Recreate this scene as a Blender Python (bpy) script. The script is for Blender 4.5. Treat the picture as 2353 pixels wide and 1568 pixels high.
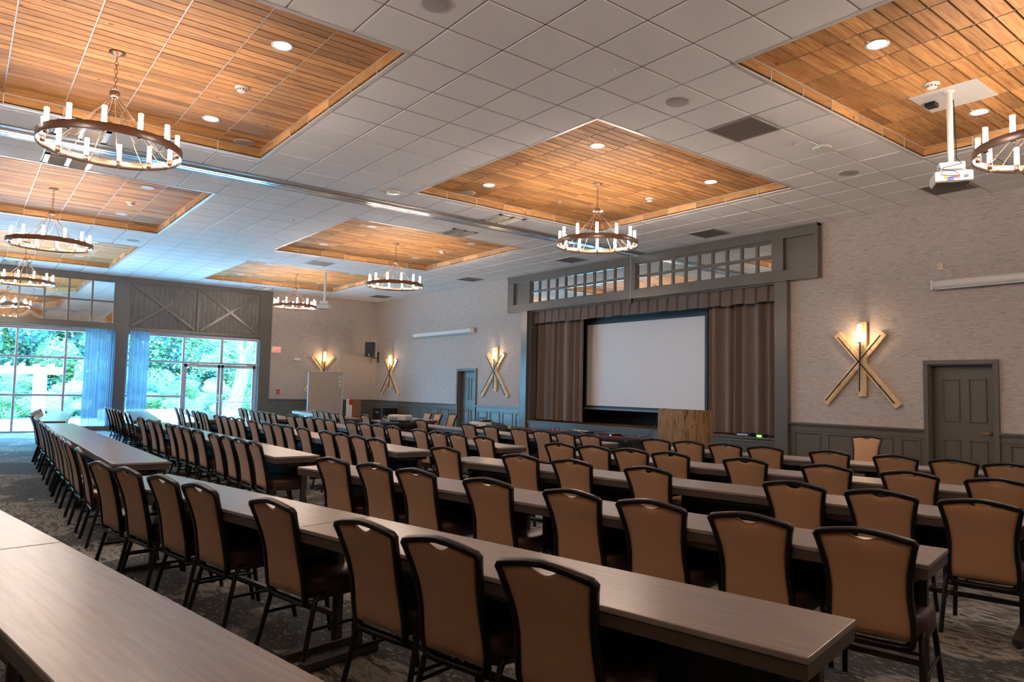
import bpy, math, random
from mathutils import Vector, Matrix
random.seed(7)
C = bpy.context.scene
for o in list(bpy.data.objects): bpy.data.objects.remove(o)
COL = C.collection
PI = math.pi
# ------------------------------------------------------------------ camera
CAMH = 1.49
FPX = 1629.0
YAW, PITCH, ROLL = 0.90954, 0.06808, 0.02127
def cam_basis():
    y, p, r = YAW, PITCH, ROLL
    f = Vector((-math.sin(y)*math.cos(p), math.cos(y)*math.cos(p), math.sin(p)))
    r0 = Vector((math.cos(y), math.sin(y), 0)); u0 = r0.cross(f)
    return math.cos(r)*r0+math.sin(r)*u0, -math.sin(r)*r0+math.cos(r)*u0, f
_r, _u, _f = cam_basis()
cd = bpy.data.cameras.new('camera'); cam = bpy.data.objects.new('camera', cd); COL.objects.link(cam)
cd.sensor_width = 36; cd.lens = 36*FPX/2353; cd.clip_end = 300; cd.clip_start = 0.05
m = Matrix.Identity(4)
for i in range(3):
    m[i][0] = _r[i]; m[i][1] = _u[i]; m[i][2] = -_f[i]
m[0][3], m[1][3], m[2][3] = 0, 0, CAMH
cam.matrix_world = m
C.camera = cam
# ------------------------------------------------------------------ world, sun, exposure
w = bpy.data.worlds.new('World'); C.world = w; w.use_nodes = True
bg = w.node_tree.nodes['Background']
bg.inputs[0].default_value = (0.17, 0.57, 0.98, 1); bg.inputs[1].default_value = 16.5
sd = bpy.data.lights.new('sun', 'SUN'); sun = bpy.data.objects.new('sun', sd); COL.objects.link(sun)
sd.energy = 13.0; sd.angle = 0.02; sd.color = (0.55, 0.90, 1.0)
sun.rotation_euler = Vector((-0.55, 0.25, -0.95)).to_track_quat('-Z', 'Y').to_euler()
C.view_settings.view_transform = 'Standard'; C.view_settings.look = 'None'
C.view_settings.gamma = 1.0; C.view_settings.use_curve_mapping = False
C.view_settings.exposure = 1.22
WARM = (1.0, 0.80, 0.64)
# ------------------------------------------------------------------ sizes
H = 3.131+CAMH      # ceiling
XW, YW = -23.84, 12.19
XR, YB = 1.45, -3.45
T = 0.6096
gx = lambda b: -5.119+b*T
gy = lambda a: 3.192+a*T
# ------------------------------------------------------------------ mesh helper
class MB:
    def __init__(s): s.v = []; s.f = []; s.sm = []; s.mi = []; s.m = 0
    def add(s, vs, fs, smooth=False):
        n = len(s.v); s.v += [tuple(q) for q in vs]
        for f in fs: s.f.append(tuple(i+n for i in f)); s.sm.append(smooth); s.mi.append(s.m)
        return s
    def box(s, x0, x1, y0, y1, z0, z1):
        vs = [(x, y, z) for x in (x0, x1) for y in (y0, y1) for z in (z0, z1)]
        return s.add(vs, [(0,1,3,2),(4,6,7,5),(0,4,5,1),(2,3,7,6),(0,2,6,4),(1,5,7,3)])
    def obox(s, c, sz, R=None):
        c = Vector(c); R = R or Matrix.Identity(3); vs = []
        for x in (-.5, .5):
            for y in (-.5, .5):
                for z in (-.5, .5): vs.append(c+R@Vector((x*sz[0], y*sz[1], z*sz[2])))
        return s.add(vs, [(0,1,3,2),(4,6,7,5),(0,4,5,1),(2,3,7,6),(0,2,6,4),(1,5,7,3)])
    def tube(s, pts, r, n=8, closed=False, rb=None, cap=True):
        pts = [Vector(p) for p in pts]; N = len(pts)
        rs = r if isinstance(r, (list, tuple)) else [r]*N
        up0 = None; rings = []
        for i in range(N):
            if closed: t = pts[(i+1) % N]-pts[i-1]
            else: t = pts[min(i+1, N-1)]-pts[max(i-1, 0)]
            t.normalize()
            if up0 is None:
                up0 = Vector((0, 0, 1)) if abs(t.z) < .9 else Vector((0, 1, 0))
            u = (up0-t*up0.dot(t)); u.normalize(); up0 = u; vv = t.cross(u)
            rr2 = rb if rb else rs[i]
            rings.append([pts[i]+u*math.cos(2*PI*k/n+PI/n)*rs[i]+vv*math.sin(2*PI*k/n+PI/n)*rr2 for k in range(n)])
        vs = [q for R_ in rings for q in R_]; fs = []
        for i in range(N if closed else N-1):
            a = i*n; b = ((i+1) % N)*n
            for k in range(n): fs.append((a+k, a+(k+1) % n, b+(k+1) % n, b+k))
        s.add(vs, fs, n > 4)
        if cap and not closed:
            s.add(rings[0], [tuple(reversed(range(n)))]); s.add(rings[-1], [tuple(range(n))])
        return s
    def lathe(s, prof, c=(0, 0, 0), n=24, smooth=True):
        vs = []; N = len(prof)
        for r, z in prof:
            for k in range(n): vs.append((c[0]+r*math.cos(2*PI*k/n), c[1]+r*math.sin(2*PI*k/n), c[2]+z))
        fs = []
        for i in range(N-1):
            for k in range(n): fs.append((i*n+k, i*n+(k+1) % n, (i+1)*n+(k+1) % n, (i+1)*n+k))
        return s.add(vs, fs, smooth)
    def disc(s, c, r, n=24, up=1):
        vs = [(c[0]+r*math.cos(2*PI*k/n), c[1]+r*math.sin(2*PI*k/n), c[2]) for k in range(n)]
        return s.add(vs, [tuple(range(n)) if up > 0 else tuple(reversed(range(n)))])
    def prism(s, poly, z0, z1, smooth=False):
        n = len(poly)
        s.add([(x, y, z0) for x, y in poly]+[(x, y, z1) for x, y in poly], [(i, (i+1) % n, n+(i+1) % n, n+i) for i in range(n)], smooth)
        s.add([(x, y, z0) for x, y in poly], [tuple(reversed(range(n)))]); s.add([(x, y, z1) for x, y in poly], [tuple(range(n))])
        return s
    def xf(s, M):
        s.v = [tuple(M@Vector(q)) for q in s.v]; return s
    def build(s, name, mat, parent=None, bevel=0, loc=None, seg=1):
        me = bpy.data.meshes.new(name); me.from_pydata(s.v, [], s.f); me.update()
        mats = mat if isinstance(mat, (list, tuple)) else [mat]
        for q in mats: me.materials.append(q)
        me.polygons.foreach_set('use_smooth', s.sm)
        if len(mats) > 1: me.polygons.foreach_set('material_index', s.mi)
        o = bpy.data.objects.new(name, me); COL.objects.link(o)
        if parent: o.parent = parent
        if loc: o.location = loc
        if bevel:
            b = o.modifiers.new('b', 'BEVEL'); b.width = bevel; b.segments = seg; b.limit_method = 'ANGLE'
        return o
def tag(o, label, cat, group=None, kind=None):
    o['label'] = label; o['category'] = cat
    if group: o['group'] = group
    if kind: o['kind'] = kind
    return o
def empty(name, loc=(0, 0, 0), rz=0):
    o = bpy.data.objects.new(name, None); COL.objects.link(o); o.location = loc; o.rotation_euler = (0, 0, rz); o.empty_display_size = .1
    return o
def thing(name, label, cat, loc=(0, 0, 0), rz=0, group=None):
    return tag(empty(name, loc, rz), label, cat, group)
def struct(o): o['kind'] = 'structure'; return o
def kids(o): return [c for c in bpy.data.objects if c.parent == o]
def dup(root, loc, rz, label, group=None, tree=None):
    tree = tree or family(root)
    def cp(node, parent):
        o, ch = node; c = o.copy(); COL.objects.link(c)
        if parent: c.parent = parent
        for q in ch: cp(q, c)
        return c
    r = cp(tree, None); r.location = loc; r.rotation_euler = (0, 0, rz); r['label'] = label
    if group: r['group'] = group
    return r
def family(o):
    return (o, [family(c) for c in kids(o)])
# ------------------------------------------------------------------ materials
MATS = {}
def base(name, col, rough=.6, metal=0, **kw):
    mt = bpy.data.materials.new(name); mt.use_nodes = True
    b = mt.node_tree.nodes['Principled BSDF']
    b.inputs['Base Color'].default_value = (*col, 1); b.inputs['Roughness'].default_value = rough; b.inputs['Metallic'].default_value = metal
    for k, v in kw.items():
        b.inputs[k].default_value = v
    MATS[name] = mt
    return mt
def N(mt, t, **kw):
    n = mt.node_tree.nodes.new(t)
    for k, v in kw.items():
        if k in n.inputs: n.inputs[k].default_value = v
        else: setattr(n, k, v)
    return n
def L(mt, a, b): mt.node_tree.links.new(a, b)
def coords(mt, scale=(1, 1, 1), kind='Object', rot=(0, 0, 0)):
    tc = N(mt, 'ShaderNodeTexCoord'); mp = N(mt, 'ShaderNodeMapping')
    mp.inputs['Scale'].default_value = scale; mp.inputs['Rotation'].default_value = rot
    L(mt, tc.outputs[kind], mp.inputs[0]); return mp.outputs[0]
def ramp(mt, fac, stops):
    r = N(mt, 'ShaderNodeValToRGB'); e = r.color_ramp.elements
    while len(e) < len(stops): e.new(.5)
    for i, (p, c) in enumerate(stops): e[i].position = p; e[i].color = (*c, 1)
    L(mt, fac, r.inputs[0]); return r.outputs[0]
def noise(mt, vec, scale=5, detail=3, rough=.5, dist=0):
    n = N(mt, 'ShaderNodeTexNoise'); n.inputs['Scale'].default_value = scale; n.inputs['Detail'].default_value = detail
    n.inputs['Roughness'].default_value = rough; n.inputs['Distortion'].default_value = dist
    L(mt, vec, n.inputs['Vector']); return n.outputs['Fac']
def bump(mt, fac, strength=.2, dist=.01):
    b = N(mt, 'ShaderNodeBump'); b.inputs['Strength'].default_value = strength; b.inputs['Distance'].default_value = dist
    L(mt, fac, b.inputs['Height']); L(mt, b.outputs[0], mt.node_tree.nodes['Principled BSDF'].inputs['Normal'])
def bc(mt): return mt.node_tree.nodes['Principled BSDF'].inputs['Base Color']
def emis(name, col, s):
    mt = base(name, col, .5); b = mt.node_tree.nodes['Principled BSDF']
    b.inputs['Emission Color'].default_value = (*col, 1); b.inputs['Emission Strength'].default_value = s
    return mt
def wood(name, c1, c2, c3, scale=(1, 14, 14), rough=.5, island=True, knots=True):
    mt = base(name, c1, rough)
    v = coords(mt, scale)
    if island:
        ge = N(mt, 'ShaderNodeNewGeometry'); ad = N(mt, 'ShaderNodeVectorMath', operation='ADD')
        mu = N(mt, 'ShaderNodeMath', operation='MULTIPLY'); mu.inputs[1].default_value = 37.0
        L(mt, ge.outputs['Random Per Island'], mu.inputs[0]); L(mt, v, ad.inputs[0]); L(mt, mu.outputs[0], ad.inputs[1]); v = ad.outputs[0]
    f = noise(mt, v, 2.2, 4, .6, .6)
    col = ramp(mt, f, [(.30, c2), (.5, c1), (.72, c3)])
    if island:
        hs = N(mt, 'ShaderNodeHueSaturation'); L(mt, col, hs.inputs['Color'])
        mr = N(mt, 'ShaderNodeMapRange'); mr.inputs['To Min'].default_value = .66; mr.inputs['To Max'].default_value = 1.22
        L(mt, ge.outputs['Random Per Island'], mr.inputs['Value']); L(mt, mr.outputs[0], hs.inputs['Value']); col = hs.outputs[0]
    if knots:
        kv = coords(mt, (2.2, 2.2, 2.2) if not island else (3.1, 2.0, 3.1))
        vo = N(mt, 'ShaderNodeTexVoronoi'); vo.inputs['Scale'].default_value = 1.35; L(mt, kv, vo.inputs['Vector'])
        kr = ramp(mt, vo.outputs['Distance'], [(0, (1, 1, 1)), (.045, (.9, .9, .9)), (.075, (0, 0, 0))])
        mx = N(mt, 'ShaderNodeMixRGB'); L(mt, kr, mx.inputs[0]); L(mt, col, mx.inputs[1]); mx.inputs[2].default_value = (c2[0]*.25, c2[1]*.2, c2[2]*.2, 1); col = mx.outputs[0]
    L(mt, col, bc(mt)); return mt
PAINT = base('grey_paint', (.130, .122, .108), .24)
PAINT2 = base('grey_paint_board', (.125, .115, .105), .45)
_v = coords(PAINT2, (6, 6, .8)); L(PAINT2, ramp(PAINT2, noise(PAINT2, _v, 4, 4), [(.3, (.085, .078, .072)), (.7, (.17, .155, .14))]), bc(PAINT2))
WALLP = base('wallpaper', (.40, .35, .31), .8)
_v = coords(WALLP, (3.1, 3.1, 47), rot=(.013, .017, .3)); _fa = noise(WALLP, _v, 1.9, 6, .78, 0); _fb = noise(WALLP, coords(WALLP, (9, 9, 120), rot=(.02, .01, .8)), 1.3, 4, .7, 0)
_mm = N(WALLP, 'ShaderNodeMixRGB'); _mm.inputs[0].default_value = .5; L(WALLP, _fa, _mm.inputs[1]); L(WALLP, _fb, _mm.inputs[2]); _f = _mm.outputs[0]
L(WALLP, ramp(WALLP, _f, [(.36, (.19, .155, .135)), (.46, (.42, .36, .32)), (.62, (.56, .49, .445))]), bc(WALLP)); bump(WALLP, _f, .15, .002)
TILE = base('ceiling_tile', (.84, .80, .78), .85)
_f = noise(TILE, coords(TILE, (1, 1, 1)), 180, 2); bump(TILE, _f, .15, .002)
TBAR = base('grid_metal', (.36, .33, .31), .5)
WHITE = base('white_plastic', (.72, .70, .68), .4)
WHITEM = base('white_metal', (.62, .60, .58), .35)
BLACKV = base('black_void', (.006, .006, .006), .95)
PINE = wood('pine_plank', (.60, .295, .105), (.42, .17, .05), (.70, .40, .17), (14, 1.1, 14), .7)
PINEB = wood('pine_board', (.62, .34, .13), (.48, .23, .075), (.72, .44, .20), (2, 2, 9), .45)
PINEL = wood('pale_pine', (.66, .45, .24), (.56, .34, .15), (.74, .54, .32), (4, 4, 4), .5, knots=False)
BRONZE = base('bronze_metal', (.25, .17, .13), .38, .85)
BRASS = base('brass', (.65, .40, .13), .3, 1)
BLACKM = base('black_metal', (.018, .016, .015), .35, .3)
FRAME = base('chair_frame_metal', (.016, .012, .011), .34, .35)
GLOWB = emis('candle_glass', (1.0, .80, .64), 125)
GLOWT = emis('candle_glass_top', (1.0, .84, .72), 1.6)
GLOWD = emis('downlight_lens', (.88, .94, 1.0), 22)
GLOWS = emis('sconce_glass', (1.0, .74, .42), 9)
MIRROR = base('mirror_glass', (.80, .82, .80), .02, 1)
_f = noise(MIRROR, coords(MIRROR, (1, 1, 1)), 1.6, 1); bump(MIRROR, _f, .10, .05)
MIRRORF = base('stage_mirror_glass', (.80, .82, .80), .02, 1)
FABRIC = base('tan_fabric', (.50, .28, .145), .85, 0); FABRIC.node_tree.nodes['Principled BSDF'].inputs['Sheen Weight'].default_value = .25
_f = noise(FABRIC, coords(FABRIC, (60, 60, 160)), 4, 3); L(FABRIC, ramp(FABRIC, _f, [(.25, (.42, .22, .105)), (.75, (.60, .34, .18))]), bc(FABRIC)); bump(FABRIC, _f, .25, .002)
VINYL = base('brown_vinyl', (.075, .034, .026), .38)
LAM = base('table_laminate', (.27, .235, .215), .30)
_f = noise(LAM, coords(LAM, (1.2, 22, 8)), 2.5, 4, .6); L(LAM, ramp(LAM, _f, [(.3, (.225, .190, .175)), (.7, (.315, .272, .25))]), bc(LAM))
EDGE = base('table_edge', (.085, .064, .054), .4)
TLEG = base('table_leg_metal', (.055, .047, .043), .45, .3)
CARPET = base('carpet', (.1, .1, .1), .95); CARPET.node_tree.nodes['Principled BSDF'].inputs['Sheen Weight'].default_value = .22; CARPET.node_tree.nodes['Principled BSDF'].inputs['Sheen Roughness'].default_value = .4
_c = coords(CARPET, (1, 1, 1))
_n1 = noise(CARPET, _c, .75, 3, .55, 1.0)
_n2 = noise(CARPET, coords(CARPET, (1.3, 3.6, 1), rot=(0, 0, .5)), 2.8, 5, .72, 1.8)
_n3 = noise(CARPET, coords(CARPET, (1, 2.6, 1), rot=(0, 0, .35)), 17, 3, .65, .8)
_ca = ramp(CARPET, _n2, [(.40, (.020, .020, .021)), (.455, (.05, .046, .04)), (.485, (.23, .20, .155)), (.58, (.33, .295, .24)), (.66, (.12, .105, .09))])
_cb = ramp(CARPET, _n3, [(.50, (.022, .022, .023)), (.585, (.04, .037, .032)), (.62, (.27, .245, .18)), (.70, (.34, .31, .25))])
_mk = ramp(CARPET, _n1, [(.485, (0, 0, 0)), (.525, (1, 1, 1))])
_mxc = N(CARPET, 'ShaderNodeMixRGB'); L(CARPET, _mk, _mxc.inputs[0]); L(CARPET, _ca, _mxc.inputs[1]); L(CARPET, _cb, _mxc.inputs[2]); L(CARPET, _mxc.outputs[0], bc(CARPET)); bump(CARPET, _n3, .3, .008)
VELVET = base('brown_velvet', (.155, .105, .082), .75); VELVET.node_tree.nodes['Principled BSDF'].inputs['Sheen Weight'].default_value = .5
SCREEN = base('screen_white', (.80, .79, .80), .6)
SCREENB = base('screen_border', (.035, .05, .06), .6)
STAGEF = base('stage_floor_wood', (.22, .105, .05), .35)
BDRAPE = base('black_cloth', (.012, .012, .013), .9)
BSKIRT = base('brown_skirt', (.035, .018, .013), .8)
ALU = base('aluminium', (.62, .60, .66), .35, .6)
ALUW = base('window_frame_paint', (.42, .40, .47), .4, .2)
TRACKM = base('track_aluminium', (.75, .75, .75), .22, .9)
TRACKP = base('track_paint', (.30, .25, .22), .45)
RED = base('red_plastic', (.6, .02, .015), .4)
REDL = emis('exit_red', (1.0, .06, .03), 1.6)
BLUEP = base('blue_plastic', (.02, .07, .4), .4)
YEL = base('yellow_plastic', (.75, .45, .03), .4)
GREENP = base('pale_green_paper', (.45, .68, .42), .7)
GREENL = emis('green_led', (.15, 1, .05), 3)
TAN = base('tack_fabric', (.42, .35, .30), .9)
CARD = base('brown_card', (.25, .12, .06), .8)
IVORY = base('ivory_plastic', (.62, .50, .34), .4)
BARK = base('bark_veneer', (.2, .12, .06), .7)
_f = noise(BARK, coords(BARK, (8, 8, .7)), 2.0, 5, .75, 1.2); L(BARK, ramp(BARK, _f, [(.36, (.03, .02, .012)), (.43, (.16, .09, .04)), (.52, (.36, .20, .085)), (.60, (.22, .13, .06)), (.66, (.05, .038, .028))]), bc(BARK)); bump(BARK, _f, .8, .02)
TRUNK = base('tree_bark', (.25, .26, .25), .9)
_f = noise(TRUNK, coords(TRUNK, (4, 4, 2)), 3, 4, .7); L(TRUNK, ramp(TRUNK, _f, [(.4, (.06, .05, .065)), (.6, (.20, .18, .19))]), bc(TRUNK)); bump(TRUNK, _f, .6, .03)
PATIO = base('patio_concrete', (.75, .74, .72), .8)
STONE = base('stone_wall', (.55, .53, .5), .85)
_v = N(STONE, 'ShaderNodeTexVoronoi'); L(STONE, coords(STONE, (3, 3, 6)), _v.inputs['Vector']); L(STONE, ramp(STONE, _v.outputs['Distance'], [(.1, (.72, .7, .66)), (.7, (.32, .31, .3))]), bc(STONE))
PWHITE = base('white_paint', (.85, .86, .86), .6)
GRASS = base('lawn', (.06, .14, .05), .9)
def leafmat(name, c1, c2):
    mt = base(name, c1, .6)
    ge = N(mt, 'ShaderNodeNewGeometry'); L(mt, ramp(mt, ge.outputs['Random Per Island'], [(0, c1), (1, c2)]), bc(mt))
    b = mt.node_tree.nodes['Principled BSDF']; tr = N(mt, 'ShaderNodeBsdfTranslucent'); tr.inputs[0].default_value = (*c2, 1)
    mx = N(mt, 'ShaderNodeMixShader'); mx.inputs[0].default_value = .35
    L(mt, b.outputs[0], mx.inputs[1]); L(mt, tr.outputs[0], mx.inputs[2]); L(mt, mx.outputs[0], mt.node_tree.nodes['Material Output'].inputs[0]); return mt
LEAF = [leafmat('leaf_blue_green', (.03, .10, .10), (.20, .42, .38)), leafmat('leaf_green', (.07, .17, .09), (.38, .55, .28)), leafmat('leaf_pale', (.18, .32, .26), (.58, .70, .58))]
SHEER = base('sheer_curtain', (.22, .24, .30), .8)
def _sheer():
    mt = SHEER; b = mt.node_tree.nodes['Principled BSDF']
    tr = N(mt, 'ShaderNodeBsdfTranslucent'); tr.inputs[0].default_value = (.13, .16, .22, 1)
    tp = N(mt, 'ShaderNodeBsdfTransparent'); tp.inputs[0].default_value = (.9, .93, 1, 1)
    m1 = N(mt, 'ShaderNodeMixShader'); m1.inputs[0].default_value = .6; m2 = N(mt, 'ShaderNodeMixShader')
    f = noise(mt, coords(mt, (1, 14, .05)), 5, 3, .6)
    mr = N(mt, 'ShaderNodeMapRange'); mr.inputs['From Min'].default_value = .35; mr.inputs['From Max'].default_value = .65; mr.inputs['To Min'].default_value = .0; mr.inputs['To Max'].default_value = .13
    L(mt, f, mr.inputs['Value']); L(mt, mr.outputs[0], m2.inputs[0])
    L(mt, b.outputs[0], m1.inputs[1]); L(mt, tr.outputs[0], m1.inputs[2]); L(mt, m1.outputs[0], m2.inputs[1]); L(mt, tp.outputs[0], m2.inputs[2])
    L(mt, m2.outputs[0], mt.node_tree.nodes['Material Output'].inputs[0])
_sheer()
GLASS = bpy.data.materials.new('window_glass'); GLASS.use_nodes = True
def _glass():
    nt = GLASS.node_tree; nt.nodes.remove(nt.nodes['Principled BSDF'])
    tp = nt.nodes.new('ShaderNodeBsdfTransparent'); tp.inputs[0].default_value = (.95, .98, 1, 1)
    gl = nt.nodes.new('ShaderNodeBsdfGlossy'); gl.inputs['Roughness'].default_value = .02
    mx = nt.nodes.new('ShaderNodeMixShader'); mx.inputs[0].default_value = .06
    nt.links.new(tp.outputs[0], mx.inputs[1]); nt.links.new(gl.outputs[0], mx.inputs[2]); nt.links.new(mx.outputs[0], nt.nodes['Material Output'].inputs[0])
_glass()
# ------------------------------------------------------------------ shell
struct(MB().box(XW-.3, XR+.3, YB-.3, YW+.3, -.15, 0).build('floor', CARPET))
def wall_y(mb, y0, y1, x0, x1, z0, z1, holes):
    xs = sorted({x0, x1, *[h[0] for h in holes], *[h[1] for h in holes]}); zs = sorted({z0, z1, *[h[2] for h in holes], *[h[3] for h in holes]})
    for i in range(len(xs)-1):
        for k in range(len(zs)-1):
            cx, cz = (xs[i]+xs[i+1])/2, (zs[k]+zs[k+1])/2
            if not any(h[0] < cx < h[1] and h[2] < cz < h[3] for h in holes): mb.box(xs[i], xs[i+1], y0, y1, zs[k], zs[k+1])
    return mb
DL = (-18.30, -17.39); DR = (-4.83, -3.93); DZ = 2.02
OPX = (-14.88, -7.48); SZ = .67; OPZ = 2.12+CAMH
struct(wall_y(MB(), YW, YW+.22, XW-.2, XR+.2, 0, H+.3, [(DL[0], DL[1], 0, DZ), (DR[0], DR[1], 0, DZ), (OPX[0], OPX[1], .02, OPZ)]).build('wall_front', WALLP))
struct(MB().box(XW-.2, XR+.2, YB-.2, YB, 0, H+.3).build('wall_back', WALLP))
struct(MB().box(XR, XR+.2, YB, YW, 0, H+.3).build('wall_right', WALLP))
# left wall: beige part and the painted window part
struct(MB().box(XW-.25, XW, 8.22, YW, 0, H+.3).build('wall_left', WALLP))
BAYB = (3.92, 7.87); BAYA = (-2.75, 3.56); WZ = 1.49+1.50
mb = MB()
X0, X1 = XW-.25, XW+.04
for a, b in ((YB, BAYA[0]), (BAYA[1], BAYB[0]), (BAYB[1], 8.24)): mb.box(X0, X1, a, b, 0, H+.1)
mb.box(X0, XW-.02, BAYA[0], BAYA[1], WZ, H+.1); mb.box(X0, XW-.02, BAYB[0], BAYB[1], WZ, H+.1)
struct(mb.build('wall_left_window_side', PAINT)); bpy.data.objects['wall_left_window_side'].name = 'trim_1'
# ------------------------------------------------------------------ ceiling grid with trays
TRB = [(-28.4, -21.6), (-18.5, -11.55), (-7.78, -1.0), (2.0, 8.8)]
TRA = [(-6.8, -.06), (4.0, 10.8)]
TR = [(gx(b0), gx(b1), gy(a0), gy(a1)) for b0, b1 in TRB for a0, a1 in TRA]
bl_near = [XR]+[gx(b) for b in range(10, -9, -1)]+[gx(-9.05)]
bl_far = [gx(-9.85)]+[gx(-b-.5) for b in range(10, 31) if gx(-b-.5) > XW+.1]+[XW]
al = [YB]+[gy(a) for a in range(-10, 15) if YB+.1 < gy(a) < YW-.1]+[YW]
tiles = MB(); bars = MB()
g = .008
def clip(x0, x1, y0, y1):
    out = [(x0, x1, y0, y1)]
    for a, b, c, d in TR:
        nxt = []
        for (p, q, r, s_) in out:
            if q <= a or p >= b or s_ <= c or r >= d: nxt.append((p, q, r, s_)); continue
            if p < a: nxt.append((p, a, r, s_))
            if q > b: nxt.append((b, q, r, s_))
            p2, q2 = max(p, a), min(q, b)
            if r < c: nxt.append((p2, q2, r, c))
            if s_ > d: nxt.append((p2, q2, d, s_))
        out = nxt
    return [o for o in out if o[1]-o[0] > .05 and o[3]-o[2] > .05]
for bl in (bl_near, bl_far):
    for i in range(len(bl)-1):
        x1, x0 = bl[i], bl[i+1]
        for j in range(len(al)-1):
            for (p, q, r, s_) in clip(x0, x1, al[j], al[j+1]):
                zt = H
                bx = [(p+g, r+g), (q-g, r+g), (q-g, s_-g), (p+g, s_-g)]
                e = .006
                bi = [(p+g+e, r+g+e), (q-g-e, r+g+e), (q-g-e, s_-g-e), (p+g+e, s_-g-e)]
                tiles.add([(x, y, H+.006) for x, y in bx]+[(x, y, H-.003) for x, y in bi], [(7, 6, 5, 4), (0, 4, 5, 1), (1, 5, 6, 2), (2, 6, 7, 3), (3, 7, 4, 0)])
ceil = struct(tiles.build('ceiling', TILE))
# grid sheet above tiles, with the tray holes left open
sheet = MB()
xs = sorted({XW-.1, XR+.1, *[t[0] for t in TR], *[t[1] for t in TR]}); ys = sorted({YB-.1, YW+.1, *[t[2] for t in TR], *[t[3] for t in TR]})
for i in range(len(xs)-1):
    for j in range(len(ys)-1):
        cx, cy = (xs[i]+xs[i+1])/2, (ys[j]+ys[j+1])/2
        if not any(a < cx < b and c < cy < d for a, b, c, d in TR): sheet.box(xs[i], xs[i+1], ys[j], ys[j+1], H+.005, H+.02)
sheet.build('grid_bars', TBAR, ceil)
MB().box(XW-.2, XR+.2, YB-.2, YW+.2, H+.34, H+.36).build('roof_slab', BLACKV, ceil)
names = ['far left rear', 'far left front', 'middle left rear', 'middle front', 'near left', 'stage front', 'right rear', 'right front']
for n, (x0, x1, y0, y1) in enumerate(TR):
    tr = struct(empty('trim_%d' % (n+10), ((x0+x1)/2, (y0+y1)/2, H)))
    cx, cy = (x0+x1)/2, (y0+y1)/2
    back = MB(); back.box(x0-.05, x1+.05, y0-.05, y1+.05, H+.175, H+.19)
    for a, b, c, d in ((x0-.05, x0-.03, y0, y1), (x1+.03, x1+.05, y0, y1), (x0, x1, y0-.05, y0-.03), (x0, x1, y1+.03, y1+.05)): back.box(a, b, c, d, H+.02, H+.18)
    back.xf(Matrix.Translation((-cx, -cy, -H))).build('black_backing', BLACKV, tr)
    pl = MB(); bar = MB()
    ya = y0+.01
    row = 0; ylines = []
    nrow = 11
    py = (y1-y0)/7.0; nx = 28 if n >= 6 else 34; px = (x1-x0)/nx
    for r_ in range(7):
        for k in range(nx):
            gp = .009 if n >= 6 else .006
            if n == 7 and r_ == 4 and -3.36 < x0+px*(k+.5) < -2.72: continue
            pl.box(x0+px*k+gp, x0+px*(k+1)-gp, y0+py*r_+.007, y0+py*(r_+1)-.007, H+.13+random.uniform(0, .003), H+.148)
        if r_: bar.box(x0, x1, y0+py*r_-.006, y0+py*r_+.006, H+.136, H+.15)
    pl.xf(Matrix.Translation((-cx, -cy, -H))).build('pine_planks', PINE, tr)
    bar.xf(Matrix.Translation((-cx, -cy, -H))).build('hanger_bars', WHITEM if n in (0, 2, 4) else TBAR, tr)
    bd = MB(); rims = MB(); hang = MB()
    t = .02; z0, z1 = H+.028, H+.118
    nb = 7; step = (x1-x0)/nb
    for k in range(nb):
        a, b = x0+k*step+.006, x0+(k+1)*step-.006
        bd.box(a, b, y1-.025, y1-.005, z0, z1); bd.box(a, b, y0+.005, y0+.025, z0, z1)
        if k: hang.box(x0+k*step-.006, x0+k*step+.006, y1-.03, y1-.02, H, H+.13); hang.box(x0+k*step-.006, x0+k*step+.006, y0+.02, y0+.03, H, H+.13)
    step = (y1-y0)/nb
    for k in range(nb):
        a, b = y0+k*step+.006, y0+(k+1)*step-.006
        bd.box(x0+.005, x0+.025, a, b, z0, z1); bd.box(x1-.025, x1-.005, a, b, z0, z1)
        if k: hang.box(x0+.02, x0+.03, y0+k*step-.006, y0+k*step+.006, H, H+.13); hang.box(x1-.03, x1-.02, y0+k*step-.006, y0+k*step+.006, H, H+.13)
    bd.xf(Matrix.Translation((-cx, -cy, -H))).build('border_boards', PINEB, tr)
    for a, b, c, d in ((x0-.03, x0+.012, y0-.03, y1+.03), (x1-.012, x1+.03, y0-.03, y1+.03), (x0, x1, y0-.03, y0+.012), (x0, x1, y1-.012, y1+.03)): rims.box(a, b, c, d, H-.008, H+.012)
    for a, b, c, d in ((x0+.02, x0+.03, y0+.02, y1-.02), (x1-.03, x1-.02, y0+.02, y1-.02), (x0+.02, x1-.02, y0+.02, y0+.03), (x0+.02, x1-.02, y1-.03, y1-.02)): rims.box(a, b, c, d, H+.121, H+.13)
    rims.v += hang.v and []; rims.add(hang.v, hang.f)
    rims.xf(Matrix.Translation((-cx, -cy, -H))).build('white_edge', WHITEM, tr)
# movable wall track
mb = MB(); tx0, tx1 = gx(-9.85), gx(-9.05); tc = (tx0+tx1)/2
tk = struct(empty('trim_20', (tc, 4.4, H)))
mb = MB(); mb.box(tx0, tc-.075, YB, YW-.12, H-.012, H+.01); mb.box(tc+.075, tx1, YB, YW-.12, H-.012, H+.01); mb.xf(Matrix.Translation((-tc, -4.4, -H))).build('side_panel', TRACKP, tk)
mb = MB(); mb.box(tc-.075, tc-.018, YB, YW-.12, H-.03, H); mb.box(tc+.018, tc+.075, YB, YW-.12, H-.03, H); mb.box(tc-.075, tc+.075, YB, YW-.12, H-.003, H+.003)
mb.xf(Matrix.Translation((-tc, -4.4, -H))).build('aluminium_rail', TRACKM, tk)
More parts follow.
